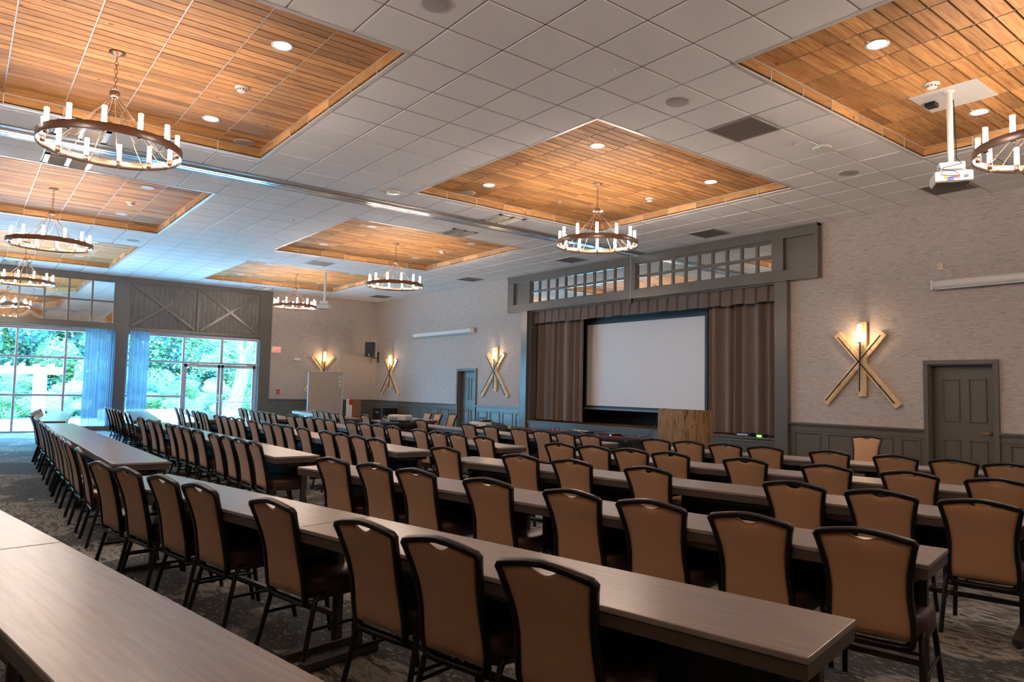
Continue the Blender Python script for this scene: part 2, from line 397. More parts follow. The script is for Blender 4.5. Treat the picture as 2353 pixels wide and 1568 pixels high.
# ------------------------------------------------------------------ wainscot, header, doors
def to_wall(mb, wall):
    # local: x along the wall, y = out into room, z up  ->  world
    if wall == 'front': M = Matrix(((1, 0, 0, 0), (0, -1, 0, YW), (0, 0, 1, 0), (0, 0, 0, 1)))
    elif wall == 'left': M = Matrix(((0, 1, 0, XW), (1, 0, 0, 0), (0, 0, 1, 0), (0, 0, 0, 1)))
    elif wall == 'right': M = Matrix(((0, -1, 0, XR), (1, 0, 0, 0), (0, 0, 1, 0), (0, 0, 0, 1)))
    elif wall == 'back': M = Matrix(((1, 0, 0, 0), (0, 1, 0, YB), (0, 0, 1, 0), (0, 0, 0, 1)))
    return mb.xf(M)
def rframe(mb, a, b, z0, z1, wd=.022, d0=.018, d1=.038):
    mb.box(a, b, d0, d1, z1-wd, z1); mb.box(a, b, d0, d1, z0, z0+wd); mb.box(a, a+wd, d0, d1, z0+wd, z1-wd); mb.box(b-wd, b, d0, d1, z0+wd, z1-wd)
    mb.box(a+wd, a+wd+.012, d0, d0+.008, z0+wd, z1-wd); mb.box(b-wd-.012, b-wd, d0, d0+.008, z0+wd, z1-wd); mb.box(a+wd, b-wd, d0, d0+.008, z1-wd-.012, z1-wd)
def wainscot(num, wall, a, b, off=.12, top=1.0, pitch=.62, pw=.49):
    mb = MB(); mb.box(a, b, 0, .02, 0, top-.04); mb.box(a, b, 0, .028, top-.15, top-.04)
    mb.box(a-.01, b+.01, 0, .065, top-.035, top); mb.box(a, b, 0, .045, top-.06, top-.035); mb.box(a, b, 0, .035, 0, .13)
    x = a+off
    while x+.2 < b:
        e = min(x+pw, b-.06)
        if e-x > .15: rframe(mb, x, e, .22, top-.17)
        x += pitch
    to_wall(mb, wall); return struct(mb.build('trim_%d' % num, PAINT, bevel=.004))
wainscot(2, 'left', 8.24, YW-.02, .28)
wainscot(3, 'front', XW+.03, DL[0]-.07, .2)
wainscot(4, 'front', DL[1]+.07, -15.13, .12, pitch=.60, pw=.46)
wainscot(5, 'front', -7.21, DR[0]-.07, .09)
wainscot(6, 'front', DR[1]+.07, XR-.02, .12)
wainscot(7, 'right', YB+.02, YW-.04)
wainscot(8, 'back', XW+.05, XR-.04)
# stage front, posts, header with mirrors
mb = MB(); mb.box(OPX[0], OPX[1], 0, .03, 0, SZ-.03)
mb.box(OPX[0], OPX[1], -.02, .06, SZ-.035, SZ); mb.box(OPX[0], OPX[1], 0, .045, SZ-.1, SZ-.055)
for a, b in ((-14.8, -13.9), (-13.75, -12.85), (-12.7, -11.8), (-11.65, -10.98), (-10.86, -10.5), (-10.36, -9.6), (-9.45, -8.6), (-8.45, -7.6)): rframe(mb, a, b, .16, SZ-.14, d0=.03, d1=.045)
to_wall(mb, 'front'); stf = struct(mb.build('trim_9', PAINT, bevel=.003))
HD = struct(empty('trim_21', (-11.18, YW, 4.1)))
HM = Matrix.Translation((11.18, -YW, -4.1))
mb = MB(); z0, z1, zb, zt = 2.13+CAMH, H-.001, 2.335+CAMH, 2.935+CAMH; d = .13
mb.box(-15.75, -6.60, 0, .05, z0, z1)
mb.box(-15.75, -6.60, .05, d, zt, z1); mb.box(-15.75, -6.60, .05, d, z0, zb)
for a, b in ((-15.75, -15.48), (-14.93, -14.77), (-11.32, -10.97), (-7.52, -7.28), (-6.665, -6.60)): mb.box(a, b, .05, d, zb, zt)
mb.box(-15.75, -6.60, .0, d+.02, z1-.05, z1)
to_wall(mb, 'front').xf(HM).build('frame_boards', PAINT, HD, bevel=.003)
mb = MB(); mb.box(-15.12, -14.88, 0, .11, 0, z0); mb.box(-7.48, -7.22, 0, .11, 0, z0)
mb.box(-14.88, -14.84, -.22, .0, SZ, z0); mb.box(-7.52, -7.48, -.22, .0, SZ, z0)
to_wall(mb, 'front').xf(HM).build('posts', PAINT, HD, bevel=.004)
for (a, b) in ((-14.77, -11.32), (-10.97, -7.52)):
    mu = MB(); mi = MB(); p = (b-a)/10; zm = (zb+zt)/2
    mi.box(a, b, .05, .056, zb, zt)
    for k in range(1, 10): mu.box(a+k*p-.028, a+k*p+.028, .052, .085, zb, zt)
    mu.box(a, b, .052, .088, zm-.03, zm+.03); mu.box(a, b, .052, .075, zt-.03, zt); mu.box(a, b, .052, .075, zb, zb+.025)
    to_wall(mu, 'front').xf(HM).build('muntins', PAINT, HD, bevel=.002); to_wall(mi, 'front').xf(HM).build('mirror_panes', MIRRORF, HD)
# stage interior
sx0, sx1, sy1 = -16.2, -6.3, 13.6
st = struct(empty('trim_22', (-11.2, 12.9, 0)))
SM = Matrix.Translation((11.2, -12.9, 0))
MB().box(sx0, sx1, YW+.0, sy1, .3, SZ).xf(SM).build('stage_floor', STAGEF, st)
mb = MB(); mb.box(sx0, sx1, sy1, sy1+.1, .3, 4.2); mb.box(sx0-.1, sx0, YW+.22, sy1, .3, 4.2); mb.box(sx1, sx1+.1, YW+.22, sy1, .3, 4.2); mb.box(sx0, sx1, YW+.22, sy1, 4.1, 4.2)
mb.xf(SM).build('black_stage_walls', BDRAPE, st)
# panelled doors
def door(num, a, b, hinge_left, handle):
    r = struct(empty('door_%d' % num, ((a+b)/2, YW+.12, 0)))
    M = Matrix.Translation((-(a+b)/2, -(YW+.12), 0))
    mb = MB(); mb.box(a-.07, a, 0, .05, 0, DZ); mb.box(b, b+.07, 0, .05, 0, DZ); mb.box(a-.07, b+.07, 0, .05, DZ, DZ+.07)
    mb.box(a, a+.02, -.2, 0, 0, DZ); mb.box(b-.02, b, -.2, 0, 0, DZ); mb.box(a, b, -.22, 0, DZ-.02, DZ)
    to_wall(mb, 'front').xf(M).build('door_frame', PAINT, r, bevel=.004)
    mb = MB(); mb.box(a+.022, b-.022, -.17, -.125, .01, DZ-.022)
    w = b-a; g0 = .12; pwid = (w-.044-3*g0)/2
    for k in (0, 1):
        x = a+.022+g0+k*(pwid+g0)
        rframe(mb, x, x+pwid, 1.13, 1.80, .02, -.125, -.108); rframe(mb, x, x+pwid, .2, .86, .02, -.125, -.108)
    to_wall(mb, 'front').xf(M).build('door_leaf', PAINT, r, bevel=.003)
    mb = MB(); mb.box(a-.1, b+.1, -.30, -.24, 0, DZ+.1); to_wall(mb, 'front').xf(M).build('light_block_slab', BLACKV, r)  # black slab added behind the door to stop outside light leaking in
    if handle:
        mb = MB(); hx = b-.09
        for k in range(1): mb.lathe([(0, 0), (.032, 0), (.032, .012), (.015, .02), (.012, .06), (0, .06)], n=16)
        mb.xf(Matrix.Rotation(PI/2, 4, 'X')); mb.tube([(0, -.055, 0), (-.03, -.062, 0), (-.12, -.06, -.005)], [.012, .011, .008], 8)
        h = mb.build('door_handle', BRASS, r); h.location = (hx-(a+b)/2, .005, .98)
door(1, *DL, True, False); door(2, *DR, True, True)
# ------------------------------------------------------------------ window wall details
def wl(mb): return to_wall(mb, 'left')
# mirror bay above bay A
r = struct(empty('trim_23', (XW, .4, 3.8))); M = Matrix.Translation((-XW, -.4, -3.8))
mz0, mz1, mzm = 1.68+CAMH, 2.955+CAMH, 2.34+CAMH
mb = MB(); a, b = BAYA[0]+.0, BAYA[1]
mb.box(a, b, -.02, .04, WZ+.02, mz0); mb.box(a, b, -.02, .04, mz1, H)
wl(mb).xf(M).build('frame_boards', PAINT, r, bevel=.003)
mb = MB(); mi = MB(); mi.box(a, b, -.02, -.012, mz0, mz1)
y = 3.54
while y > a:
    mb.box(y-.02, y+.02, -.015, .03, mz0, mz1); y -= .585
mb.box(a, b, -.015, .025, mzm-.022, mzm+.022); mb.box(a, b, -.015, .015, mz0, mz0+.03); mb.box(a, b, -.015, .015, mz1-.03, mz1)
wl(mb).xf(M).build('muntins', PAINT, r, bevel=.002); wl(mi).xf(M).build('mirror_panes', MIRROR, r)
# X braced panel above bay B
r = struct(empty('trim_24', (XW, 5.9, 3.8))); M = Matrix.Translation((-XW, -5.9, -3.8))
a, b = BAYB; pz0, pz1 = 1.62+CAMH, 2.98+CAMH
mb = MB(); mb.box(a, b, -.02, .04, WZ+.02, pz0); mb.box(a, b, -.02, .04, pz1, H)
mb.box(a, a+.05, -.02, .035, pz0, pz1); mb.box(b-.05, b, -.02, .035, pz0, pz1); ym = (a+b)/2; mb.box(ym-.04, ym+.04, -.02, .035, pz0, pz1)
for (p, q) in ((a+.05, ym-.04), (ym+.04, b-.05)):
    dy, dz = q-p, pz1-pz0; ln = math.hypot(dy, dz)
    for sg, dd in ((1, .034), (-1, .030)):
        ang = math.atan2(dz*sg, dy)
        Rm = Matrix(((math.cos(ang), 0, -math.sin(ang)), (0, 1, 0), (math.sin(ang), 0, math.cos(ang))))
        mb.obox(((p+q)/2, dd/2-.01, (pz0+pz1)/2), (ln-.08, dd+.02, .085), Rm)
wl(mb).xf(M).build('brace_boards', PAINT, r, bevel=.003)
mb = MB(); y = a
while y < b-.01: mb.box(y+.002, min(y+.14, b)-.002, -.02, -.004, pz0, pz1); y += .14
wl(mb).xf(M).build('vertical_boards', PAINT2, r)
# window frames
def win(num, ys, zs, y0, y1, skip=()):
    r = struct(empty('window_%d' % num, (XW-.12, (y0+y1)/2, 0))); M = Matrix.Translation((-(XW-.12), -(y0+y1)/2, 0))
    mb = MB(); f = .03
    for y in ys: mb.box(y-f, y+f, -.18, -.06, 0.0, WZ)
    for (p, q, z) in zs: mb.box(p, q, -.17, -.07, z-.03, z+.03)
    mb.box(y0, y1, -.19, -.05, WZ-.10, WZ); mb.box(y0, y1, -.19, -.05, 0, .05)
    wl(mb).xf(M).build('window_frame', ALUW, r, bevel=.004)
    gm = MB(); gm.box(y0, y1, -.122, -.118, .03, WZ-.05)
    if skip: gm = MB(); gm.box(y0, skip[0], -.122, -.118, .03, WZ-.05); gm.box(skip[0], skip[1], -.122, -.118, 2.15, WZ-.05); gm.box(skip[1], y1, -.122, -.118, .03, WZ-.05)
    wl(gm).xf(M).build('window_pane', GLASS, r)
    return r
win(1, [BAYA[0]+.03, -2.25, -1.09, .07, 1.23, 2.39, BAYA[1]-.03], [(BAYA[0], BAYA[1], 2.12), (BAYA[0], BAYA[1], 1.05)], *BAYA)
win(2, [BAYB[0]+.03, 5.54, BAYB[1]-.05], [(BAYB[0], BAYB[1], 2.12), (BAYB[0], 5.54, 1.05)], *BAYB, skip=(5.57, 7.8))
mb = MB(); mb.box(6.65, 6.73, -.17, -.07, 2.12, WZ-.08); o = wl(mb).xf(Matrix.Translation((-(XW-.12), -5.895, 0))).build('mullion', ALUW, bpy.data.objects['window_2'])
for i, (a, b, s_) in enumerate(((5.58, 6.68, 1), (6.70, 7.80, -1))):
    r = struct(empty('door_%d' % (3+i), (XW-.1, (a+b)/2, 0))); M = Matrix.Translation((-(XW-.1), -(a+b)/2, 0))
    mb = MB(); q = .085; mb.box(a, a+q, -.15, -.09, .02, 2.08); mb.box(b-q, b, -.15, -.09, .02, 2.08); mb.box(a, b, -.15, -.09, 1.98, 2.08); mb.box(a, b, -.15, -.09, .02, .25)
    wl(mb).xf(M).build('door_frame', ALUW, r, bevel=.004)
    wl(MB().box(a+.08, b-.08, -.122, -.118, .2, 2.0)).xf(M).build('door_pane', GLASS, r)
    mb = MB(); mb.tube([(a+.03, -.09, .89), (a+.05, -.03, .885), (b-.05, -.03, .885), (b-.03, -.09, .89)], .014, 8); wl(mb).xf(M).build('push_bar', ALU, r)
    mb = MB(); yy = a+.1 if i == 0 else b-.36; mb.box(yy, yy+.26, -.09, -.03, 1.99, 2.05); mb.box(yy+.05, yy+.32, -.05, -.04, 2.075, 2.09); wl(mb).xf(M).build('door_closer', ALU, r)
    mb = MB(); yy = b-.045 if i == 0 else a+.045; mb.tube([(yy, -.09, .95), (yy, -.04, .97), (yy, -.04, 1.1), (yy, -.09, 1.12)], .01, 6); wl(mb).xf(M).build('pull_handle', BRASS, r)
# ------------------------------------------------------------------ sheer curtains
def curtain(name, pts, z0, z1, mat, amp, folds, parent=None, n=None, taper=None, nz=8, seed=1):
    # pts: two end points on plan; folds are waves along the run
    rnd = random.Random(seed); (xa, ya), (xb, yb) = pts; n = n or folds*8
    dx, dy = xb-xa, yb-ya; ln = math.hypot(dx, dy); nx_, ny_ = -dy/ln, dx/ln
    ph = []; t = 0
    for i in range(n+1): ph.append(t); t += (1+.45*math.sin(i*.23+seed)+.25*rnd.random())
    tot = ph[-1]; vs = []; fs = []
    for k in range(nz+1):
        z = z0+(z1-z0)*k/nz
        for i in range(n+1):
            u = i/n; a_ = amp*(.7+.3*math.sin(i*.37+seed*2))*(1-.35*k/nz)
            uu = u
            if taper: uu = taper(u, k/nz)
            of = a_*math.sin(2*PI*folds*ph[i]/tot)
            vs.append((xa+dx*uu+nx_*of, ya+dy*uu+ny_*of, z))
    for k in range(nz):
        for i in range(n): a0 = k*(n+1)+i; fs.append((a0, a0+1, a0+n+2, a0+n+1))
    return MB().add(vs, fs, True).build(name, mat, parent)
XC = XW+.22
c1 = thing('sheer_curtain', 'sheer blue-grey curtain at the end of the mirror-topped window', 'curtain', (XC, 3.2, 0))
k_ = MB(); 
o = curtain('curtain_cloth', ((0, -.38), (0, .40)), .17, WZ-.01, SHEER, .035, 20, c1, seed=3); 
curtain('curtain_hem', ((.002, -.38), (.002, .40)), .05, .175, base('curtain_hem_cloth', (.22, .17, .17), .8), .035, 20, c1, seed=3, nz=1)
c2 = thing('sheer_curtain', 'sheer blue-grey curtain beside the glass double doors bay', 'curtain', (XC, 4.2, 0))
tp = lambda u, k: u*(.82+.18*(1-k))-(.16*(1-k)*(1-u))
curtain('curtain_cloth', ((0, -.24), (0, .30)), .17, WZ-.01, SHEER, .035, 15, c2, seed=5)
curtain('curtain_hem', ((.002, -.24), (.002, .30)), .05, .175, MATS['curtain_hem_cloth'], .035, 15, c2, seed=5, nz=1)
for lab, a, b in (('bronze curtain rod above the mirror-topped window', -2.7, 3.58), ('short bronze curtain rod left of the glass double doors', 3.9, 5.62)):
    o = MB().tube([(0, a, 0), (0, b, 0)], .015, 8).build('curtain_rod', BRONZE, loc=(XC, 0, WZ+.01)); tag(o, lab, 'curtain rod')
    MB().box(-.2, 0, a+.03, a+.05, -.01, .01).box(-.2, 0, b-.05, b-.03, -.01, .01).build('bracket', BRONZE, o)
# ------------------------------------------------------------------ stage drapes and screen
dl = thing('stage_curtain', 'brown velvet stage curtain left of the projection screen', 'curtain', (-14.05, 12.50, 0))
curtain('curtain_cloth', ((-.98, 0), (.95, 0)), .70, 3.6, VELVET, .11, 7, dl, seed=2)
dr = thing('stage_curtain', 'brown velvet stage curtain right of the projection screen', 'curtain', (-8.38, 12.50, 0))
curtain('curtain_cloth', ((-.90, 0), (.78, 0)), .70, 3.6, VELVET, .11, 7, dr, seed=9)
v = thing('stage_valance', 'pleated brown velvet valance across the top of the stage', 'valance', (-11.18, 12.36, 1.80+CAMH))
mb = MB(); n = 27; x = -3.75; wv = 7.5/n
for k in range(n):
    a, b = x+k*wv, x+(k+1)*wv; c = b-.075
    top = .36; jj = random.uniform(-.012, .012)
    vs = [(a, -.03, top), (c, -.03, top), (a-.01, -.055, jj), (c+.012, -.05, jj+.005), (b, .02, top), (b, .01, .01)]
    mb.add(vs, [(0, 2, 3, 1), (1, 3, 5, 4)]); mb.add([(b, .02, top), (b, .01, .01), (b-.01, -.055, jj), (b, -.03, top)], [(0, 1, 2, 3)])
mb.build('pleats', VELVET, v)
s = thing('projection_screen', 'large white projection screen in dark border on the stage', 'projection screen', (-11.41, 12.78, 2.05))
sx, za, zb_ = 1.83, 1.49-.365-2.05, 1.49+1.695-2.05
MB().box(-sx, sx, -.004, 0, za, zb_).build('screen_fabric', SCREEN, s)
mb = MB(); mb.box(-sx-.07, sx+.07, .0, .006, za-.06, zb_+.5); mb.build('border', SCREENB, s)
MB().box(-sx-.1, sx+.1, -.02, .03, za-.10, za-.055).build('bottom_bar', base('grey_bar', (.16, .2, .23), .5), s)
o = MB().tube([(0, 0, 0), (0, 0, -.20)], .004, 5).tube([(0, 0, -.2), (.03, 0, -.24), (-.02, 0, -.28), (.02, 0, -.33)], .006, 5).tube([(0, 0, -.33), (0, 0, -1.0)], .003, 4).build('hanging_cord', WHITE, loc=(-11.07, YW-.17, H-.004)); tag(o, 'thin white cord with hooks hanging at the middle of the header', 'cord')
MB().box(-.05, .05, -.03, .03, -1.1, -1.0).build('cord_weight', BLACKM, o)
# small stage things
o = MB().box(-.16, .16, -.1, .1, 0, .06).build('amplifier', BLACKM, loc=(-8.25, 12.33, SZ)); tag(o, 'small black amplifier under the right stage curtain', 'amplifier')
MB().box(-.14, .1, -.105, -.1, .015, .045).build('front_panel', ALU, o)
o = MB().box(-.09, .09, -.08, .08, 0, .05).build('receiver', BLACKM, loc=(-7.9, 12.31, SZ)); tag(o, 'black receiver with green display under the right stage curtain', 'receiver')
MB().box(-.05, .05, -.085, -.08, .01, .04).build('display', GREENL, o)
# ------------------------------------------------------------------ chandeliers
def point(name, loc, e, col, r=.2, parent=None):
    ld = bpy.data.lights.new(name, 'POINT'); ld.energy = e; ld.color = col; ld.shadow_soft_size = r
    o = bpy.data.objects.new(name, ld); COL.objects.link(o); o.location = loc
    if parent: o.parent = parent
    return o
def chandelier():
    r = thing('chandelier', '', 'chandelier', (0, 0, 0))   # origin at the ceiling canopy
    D = .96                                               # canopy to ring centre
    R = .635
    MB().lathe([(0, 0), (.075, 0), (.07, -.015), (.03, -.03), (.012, -.045), (0, -.045)], n=24).build('canopy', BRONZE, r)
    mb = MB(); z = -.045; k = 0
    while z > -D+.60:
        pts = []
        for j in range(10):
            a = 2*PI*j/10; p, q = .014*math.cos(a), .026*math.sin(a)
            pts.append((p, 0, z-.022+q) if k % 2 == 0 else (0, p, z-.022+q))
        mb.tube(pts, .0035, 5, closed=True); z -= .042; k += 1
    mb.build('chain', BRONZE, r)
    hz = -D+.53
    MB().lathe([(0, .04), (.02, .04), (.045, .03), (.05, 0), (.045, -.03), (.02, -.045), (0, -.045)], c=(0, 0, hz), n=20).build('hub', BRONZE, r)
    ring = MB(); ring.lathe([(R, -.04), (R, .04), (R-.008, .04), (R-.008, -.04), (R, -.04)], c=(0, 0, -D), n=64); ring.build('ring', BRONZE, r)
    for k in range(12):
        a = 2*PI*(k+.5)/12; c, s_ = math.cos(a), math.sin(a); rc = R-.055
        MB().tube([(.02*c, .02*s_, hz-.02), ((rc-.12)*c, (rc-.12)*s_, -D-.035), ((rc-.08)*c, (rc-.08)*s_, -D-.062), ((rc-.01)*c, (rc-.01)*s_, -D-.062), (rc*c, rc*s_, -D-.045)], .0035, 5).build('rod', BRONZE, r)
        so = MB().lathe([(0, -.035), (.022, -.03), (.024, .03), (0, .03)], n=12).build('socket', BRONZE, r, loc=(rc*c, rc*s_, -D))
        MB().lathe([(.0, 0), (.021, 0), (.021, .1)], n=14).build('glass_lower', GLOWB, so, loc=(0, 0, .03))
        MB().lathe([(.021, 0), (.0235, .075), (.021, .078), (0, .075)], n=14).build('glass_upper', GLOWT, so, loc=(0, 0, .13))
    return r
CH0 = chandelier(); CHT = family(CH0)
clab = ['wagon-wheel chandelier at far left, hanging before the mirror panes', 'smallest wagon-wheel chandelier, far off beside the ceiling projector',
        'second wagon-wheel chandelier from the camera on the left side', 'mid-distance wagon-wheel chandelier just left of the stage header',
        'largest wagon-wheel chandelier at upper left of the photo', 'wagon-wheel chandelier hanging in front of the stage header',
        'wagon-wheel chandelier behind the camera over the right rear corner', 'wagon-wheel chandelier cut off by the right edge of the photo']
HT = H+.13
for n, (x0, x1, y0, y1) in enumerate(TR):
    loc = ((x0+x1)/2, (y0+y1)/2, HT)
    if n == 4: loc = (-7.86, 1.06, HT)
    if n == 5: loc = (-7.86, 7.76, HT)
    if n == 7: loc = (-1.98, 7.76, HT)
    if n == 0: CH0.location = loc; CH0['label'] = clab[0]; CH0['group'] = 'chandeliers in the ceiling trays'
    else: dup(CH0, loc, 0, clab[n], 'chandeliers in the ceiling trays', CHT)
CH0['group'] = 'chandeliers in the ceiling trays'
# ------------------------------------------------------------------ ceiling devices
tname = ['far left rear', 'far left front', 'middle left rear', 'middle front', 'large upper left', 'stage front', 'right rear', 'upper right']
def downlight(lit):
    r = thing('recessed_light', '', 'recessed light')
    MB().lathe([(.085, 0), (.105, -.003), (.105, -.008), (.085, -.006), (.078, 0)], n=28).build('trim_ring', WHITE, r)
    MB().disc((0, 0, -.002), .082, 28, -1).build('lens', GLOWD if lit else WHITE, r)
    return r
DLI = [downlight(False), downlight(True)]; DLF = [family(q) for q in DLI]; used = [0, 0]
spd = {(1, 1): 'front right', (-1, 1): 'front left', (1, -1): 'rear right', (-1, -1): 'rear left'}
for n, (x0, x1, y0, y1) in enumerate(TR):
    if n == 6: continue
    cx, cy = (x0+x1)/2, (y0+y1)/2
    if n in (4, 5): cx = -7.85
    if n == 7: cx = -1.75
    if n in (4,): cy = 1.05
    if n in (5, 7): cy = 7.75
    for sx_ in (1, -1):
        for sy in (1, -1):
            lit = 1 if n >= 4 else 0
            lab = '%s round recessed light, %s one of the %s wood ceiling tray' % ('glowing' if lit else 'unlit', spd[(sx_, sy)], tname[n])
            loc = (cx+sx_*1.225, cy+sy*1.225, HT)
            if not used[lit]: DLI[lit].location = loc; DLI[lit]['label'] = lab; DLI[lit]['group'] = 'recessed lights in the wood trays'; used[lit] = 1; o = DLI[lit]
            else: o = dup(DLI[lit], loc, 0, lab, 'recessed lights in the wood trays', DLF[lit])
            if lit:
                ld = bpy.data.lights.new('recessed_lamp', 'SPOT'); ld.energy = 26; ld.color = (.95, .97, 1); ld.spot_size = 2.2; ld.spot_blend = .8; ld.shadow_soft_size = .07
                lo = bpy.data.objects.new('recessed_lamp', ld); COL.objects.link(lo); lo.parent = o; lo.location = (0, 0, -.02)
def ceil_speaker(x, y, z, r, lab):
    o = MB().lathe([(0, -.006), (r*.85, -.007), (r, -.003), (r, 0)], n=32).build('ceiling_speaker', base('speaker_grille', (.42, .38, .35), .7) if 'speaker_grille' not in MATS else MATS['speaker_grille'], loc=(x, y, z))
    tag(o, lab, 'ceiling speaker', 'round ceiling speakers'); MB().lathe([(r, 0), (r+.012, -.004), (r+.012, 0)], n=32).build('rim', WHITE, o)
ceil_speaker(-4.83, 2.9, H-.004, .13, 'round ceiling speaker cut by the top edge of the photo')
ceil_speaker(-4.82, 5.94, H-.004, .13, 'round ceiling speaker right of the stage-front wood tray corner')
ceil_speaker(-4.83, 9.66, H-.004, .13, 'round ceiling speaker between vent and right ceiling projector')
ceil_speaker(-17.54, 2.89, H-.004, .13, 'round speaker in white tiles before the far left tray')
ceil_speaker(-9.67, 2.86, HT-.002, .12, 'round speaker set in planks at the corner of upper left tray')
ceil_speaker(-9.67, 6.52, HT-.002, .12, 'round speaker set in planks of the stage-front tray')
ceil_speaker(-16.4, 3.0+.0-.35, HT-.002, .12, 'round speaker set in planks of the middle left tray')
def smoke(x, y, lab):
    o = MB().lathe([(.075, 0), (.075, -.012), (.055, -.02), (.05, -.045), (.03, -.055), (0, -.055)], n=24).build('smoke_detector', WHITE, loc=(x, y, HT)); tag(o, lab, 'smoke detector', 'smoke detectors in the wood trays')
    mb = MB()
    for k in range(10):
        a = 2*PI*k/10; mb.obox((.052*math.cos(a), .052*math.sin(a), -.032), (.006, .014, .012), Matrix.Rotation(a, 3, 'Z'))
    mb.build('vent_slots', BLACKM, o)
smoke(-7.88, 2.28, 'white smoke detector in the planks of the upper left tray'); smoke(-7.89, 9.02, 'white smoke detector in the planks of the stage-front tray')
smoke(-3.01, 7.80, 'white smoke detector in the planks beside the projector pole plate'); smoke(-14.3, 8.95, 'white smoke detector in the middle front wood tray'); smoke(-14.4, 2.3, 'white smoke detector in the middle left wood tray')
def sprinkler(x, y, z, lab):
    o = MB().lathe([(.03, 0), (.028, -.006), (.01, -.008), (.008, -.03), (.02, -.034), (.02, -.038), (0, -.038)], n=14).build('sprinkler_head', WHITEM, loc=(x, y, z)); tag(o, lab, 'sprinkler head', 'ceiling sprinkler heads')
    MB().tube([(-.016, 0, -.008), (-.018, 0, -.022), (-.006, 0, -.034)], .003, 4).tube([(.016, 0, -.008), (.018, 0, -.022), (.006, 0, -.034)], .003, 4).build('arm', WHITEM, o)
sprinkler(-4.68, 4.86, H-.003, 'white sprinkler head in tiles at top centre of the photo'); sprinkler(-9.0, 4.88, H-.003, 'white sprinkler head between upper left and stage-front trays')
sprinkler(-4.67, 7.97, H-.003, 'white sprinkler head beside the dark return grille'); sprinkler(-13.0, 4.82, H-.003, 'white sprinkler head in the tiles left of the track')
sprinkler(-9.02, 8.0, HT, 'white sprinkler head in the stage-front wood tray'); sprinkler(-8.88, 1.2, HT, 'white sprinkler head above the largest chandelier'); sprinkler(-4.6, 11.2, H-.003, 'white sprinkler head in tiles near the wallpapered stage wall')
def wifi(x, y, lab):
    o = MB().lathe([(0, -.028), (.09, -.028), (.11, -.02), (.115, -.006), (.11, 0)], n=28).build('access_point', WHITE, loc=(x, y, H-.004)); tag(o, lab, 'wireless access point')
    MB().box(-.006, .006, -.098, -.09, -.027, -.023).build('status_light', GREENL, o)
wifi(-10.05, 5.34, 'white round wireless access point beside the ceiling track'); wifi(-4.53, 8.41, 'white round wireless access point between return grille and speaker')
def grille(b0, a0, lab, wb=1.0, wa=1.0):
    x, y = gx(b0+wb/2), gy(a0+wa/2); w_, l_ = wb*T-.03, wa*T-.03
    o = thing('return_grille', lab, 'air grille', (x, y, H-.006), 0, 'flat ceiling return grilles')
    mb = MB(); mb.box(-w_/2, w_/2, -l_/2, l_/2, -.002, 0); mb.build('mesh_plate', base('grille_mesh', (.16, .13, .11), .7) if 'grille_mesh' not in MATS else MATS['grille_mesh'], o)
    mb = MB()
    for a, b, c, d in ((-w_/2-.012, -w_/2+.012, -l_/2, l_/2), (w_/2-.012, w_/2+.012, -l_/2, l_/2), (-w_/2, w_/2, -l_/2-.012, -l_/2+.012), (-w_/2, w_/2, l_/2-.012, l_/2+.012)): mb.box(a, b, c, d, -.008, 0)
    mb.build('rim', TBAR, o)
grille(0, 6, 'dark square return grille between stage-front and upper right trays'); grille(1, 13, 'dark square return grille behind the right ceiling projector'); grille(-6, 13, 'dark return grille above the middle of the stage header')
grille(-12.5, 13, 'dark return grille above the left part of the stage header'); grille(-19.5, 13, 'dark return grille near the left ceiling screen case'); grille(-28.5, 13, 'small dark return grille near the far room corner'); grille(-20.5, 6, 'grey return grille between the two farthest front trays')
def diffuser(xc, yc, lab, kind=0):
    o = thing('air_diffuser', lab, 'air diffuser', (xc, yc, H-.004), 0, 'louvred air diffusers beside the track'); w_ = .29
    mb = MB()
    for a, b, c, d in ((-w_, -w_+.06, -w_, w_), (w_-.06, w_, -w_, w_), (-w_, w_, -w_, -w_+.06), (-w_, w_, w_-.06, w_), (-w_, w_, -.03, .03)): mb.box(a, b, c, d, -.012, 0)
    mb.build('face_frame', WHITEM, o)
    mb = MB(); R1 = Matrix.Rotation(.75, 3, 'Y'); R2 = Matrix.Rotation(-.75, 3, 'Y')
    for k in range(8):
        x = -.22+k*.063
        mb.obox((x, -.13, -.018), (.036, .2, .003), Matrix.Rotation(.9, 3, 'Y')); mb.obox((x, .13, -.018), (.036, .2, .003), Matrix.Rotation(-.9, 3, 'Y'))
    mb.build('louvre_blades', WHITEM, o); MB().box(-.23, .23, -.23, .23, .0015, .003).build('dark_throat', BLACKV, o)
diffuser(gx(-8.5), gy(-3.5), 'louvred air diffuser right of the track under largest chandelier'); diffuser(gx(-11.0), gy(-3.5), 'louvred air diffuser left of the track under largest chandelier')
diffuser(gx(-8.5), gy(7.5), 'louvred air diffuser right of the track near the stage'); diffuser(gx(-11.0), gy(7.5), 'louvred air diffuser left of the track near the stage')
diffuser(gx(-29.6), gy(-3.5), 'louvred air diffuser at far left against the window wall'); diffuser(gx(-29.6), gy(7.3), 'louvred air diffuser at the wall above the braced panel')
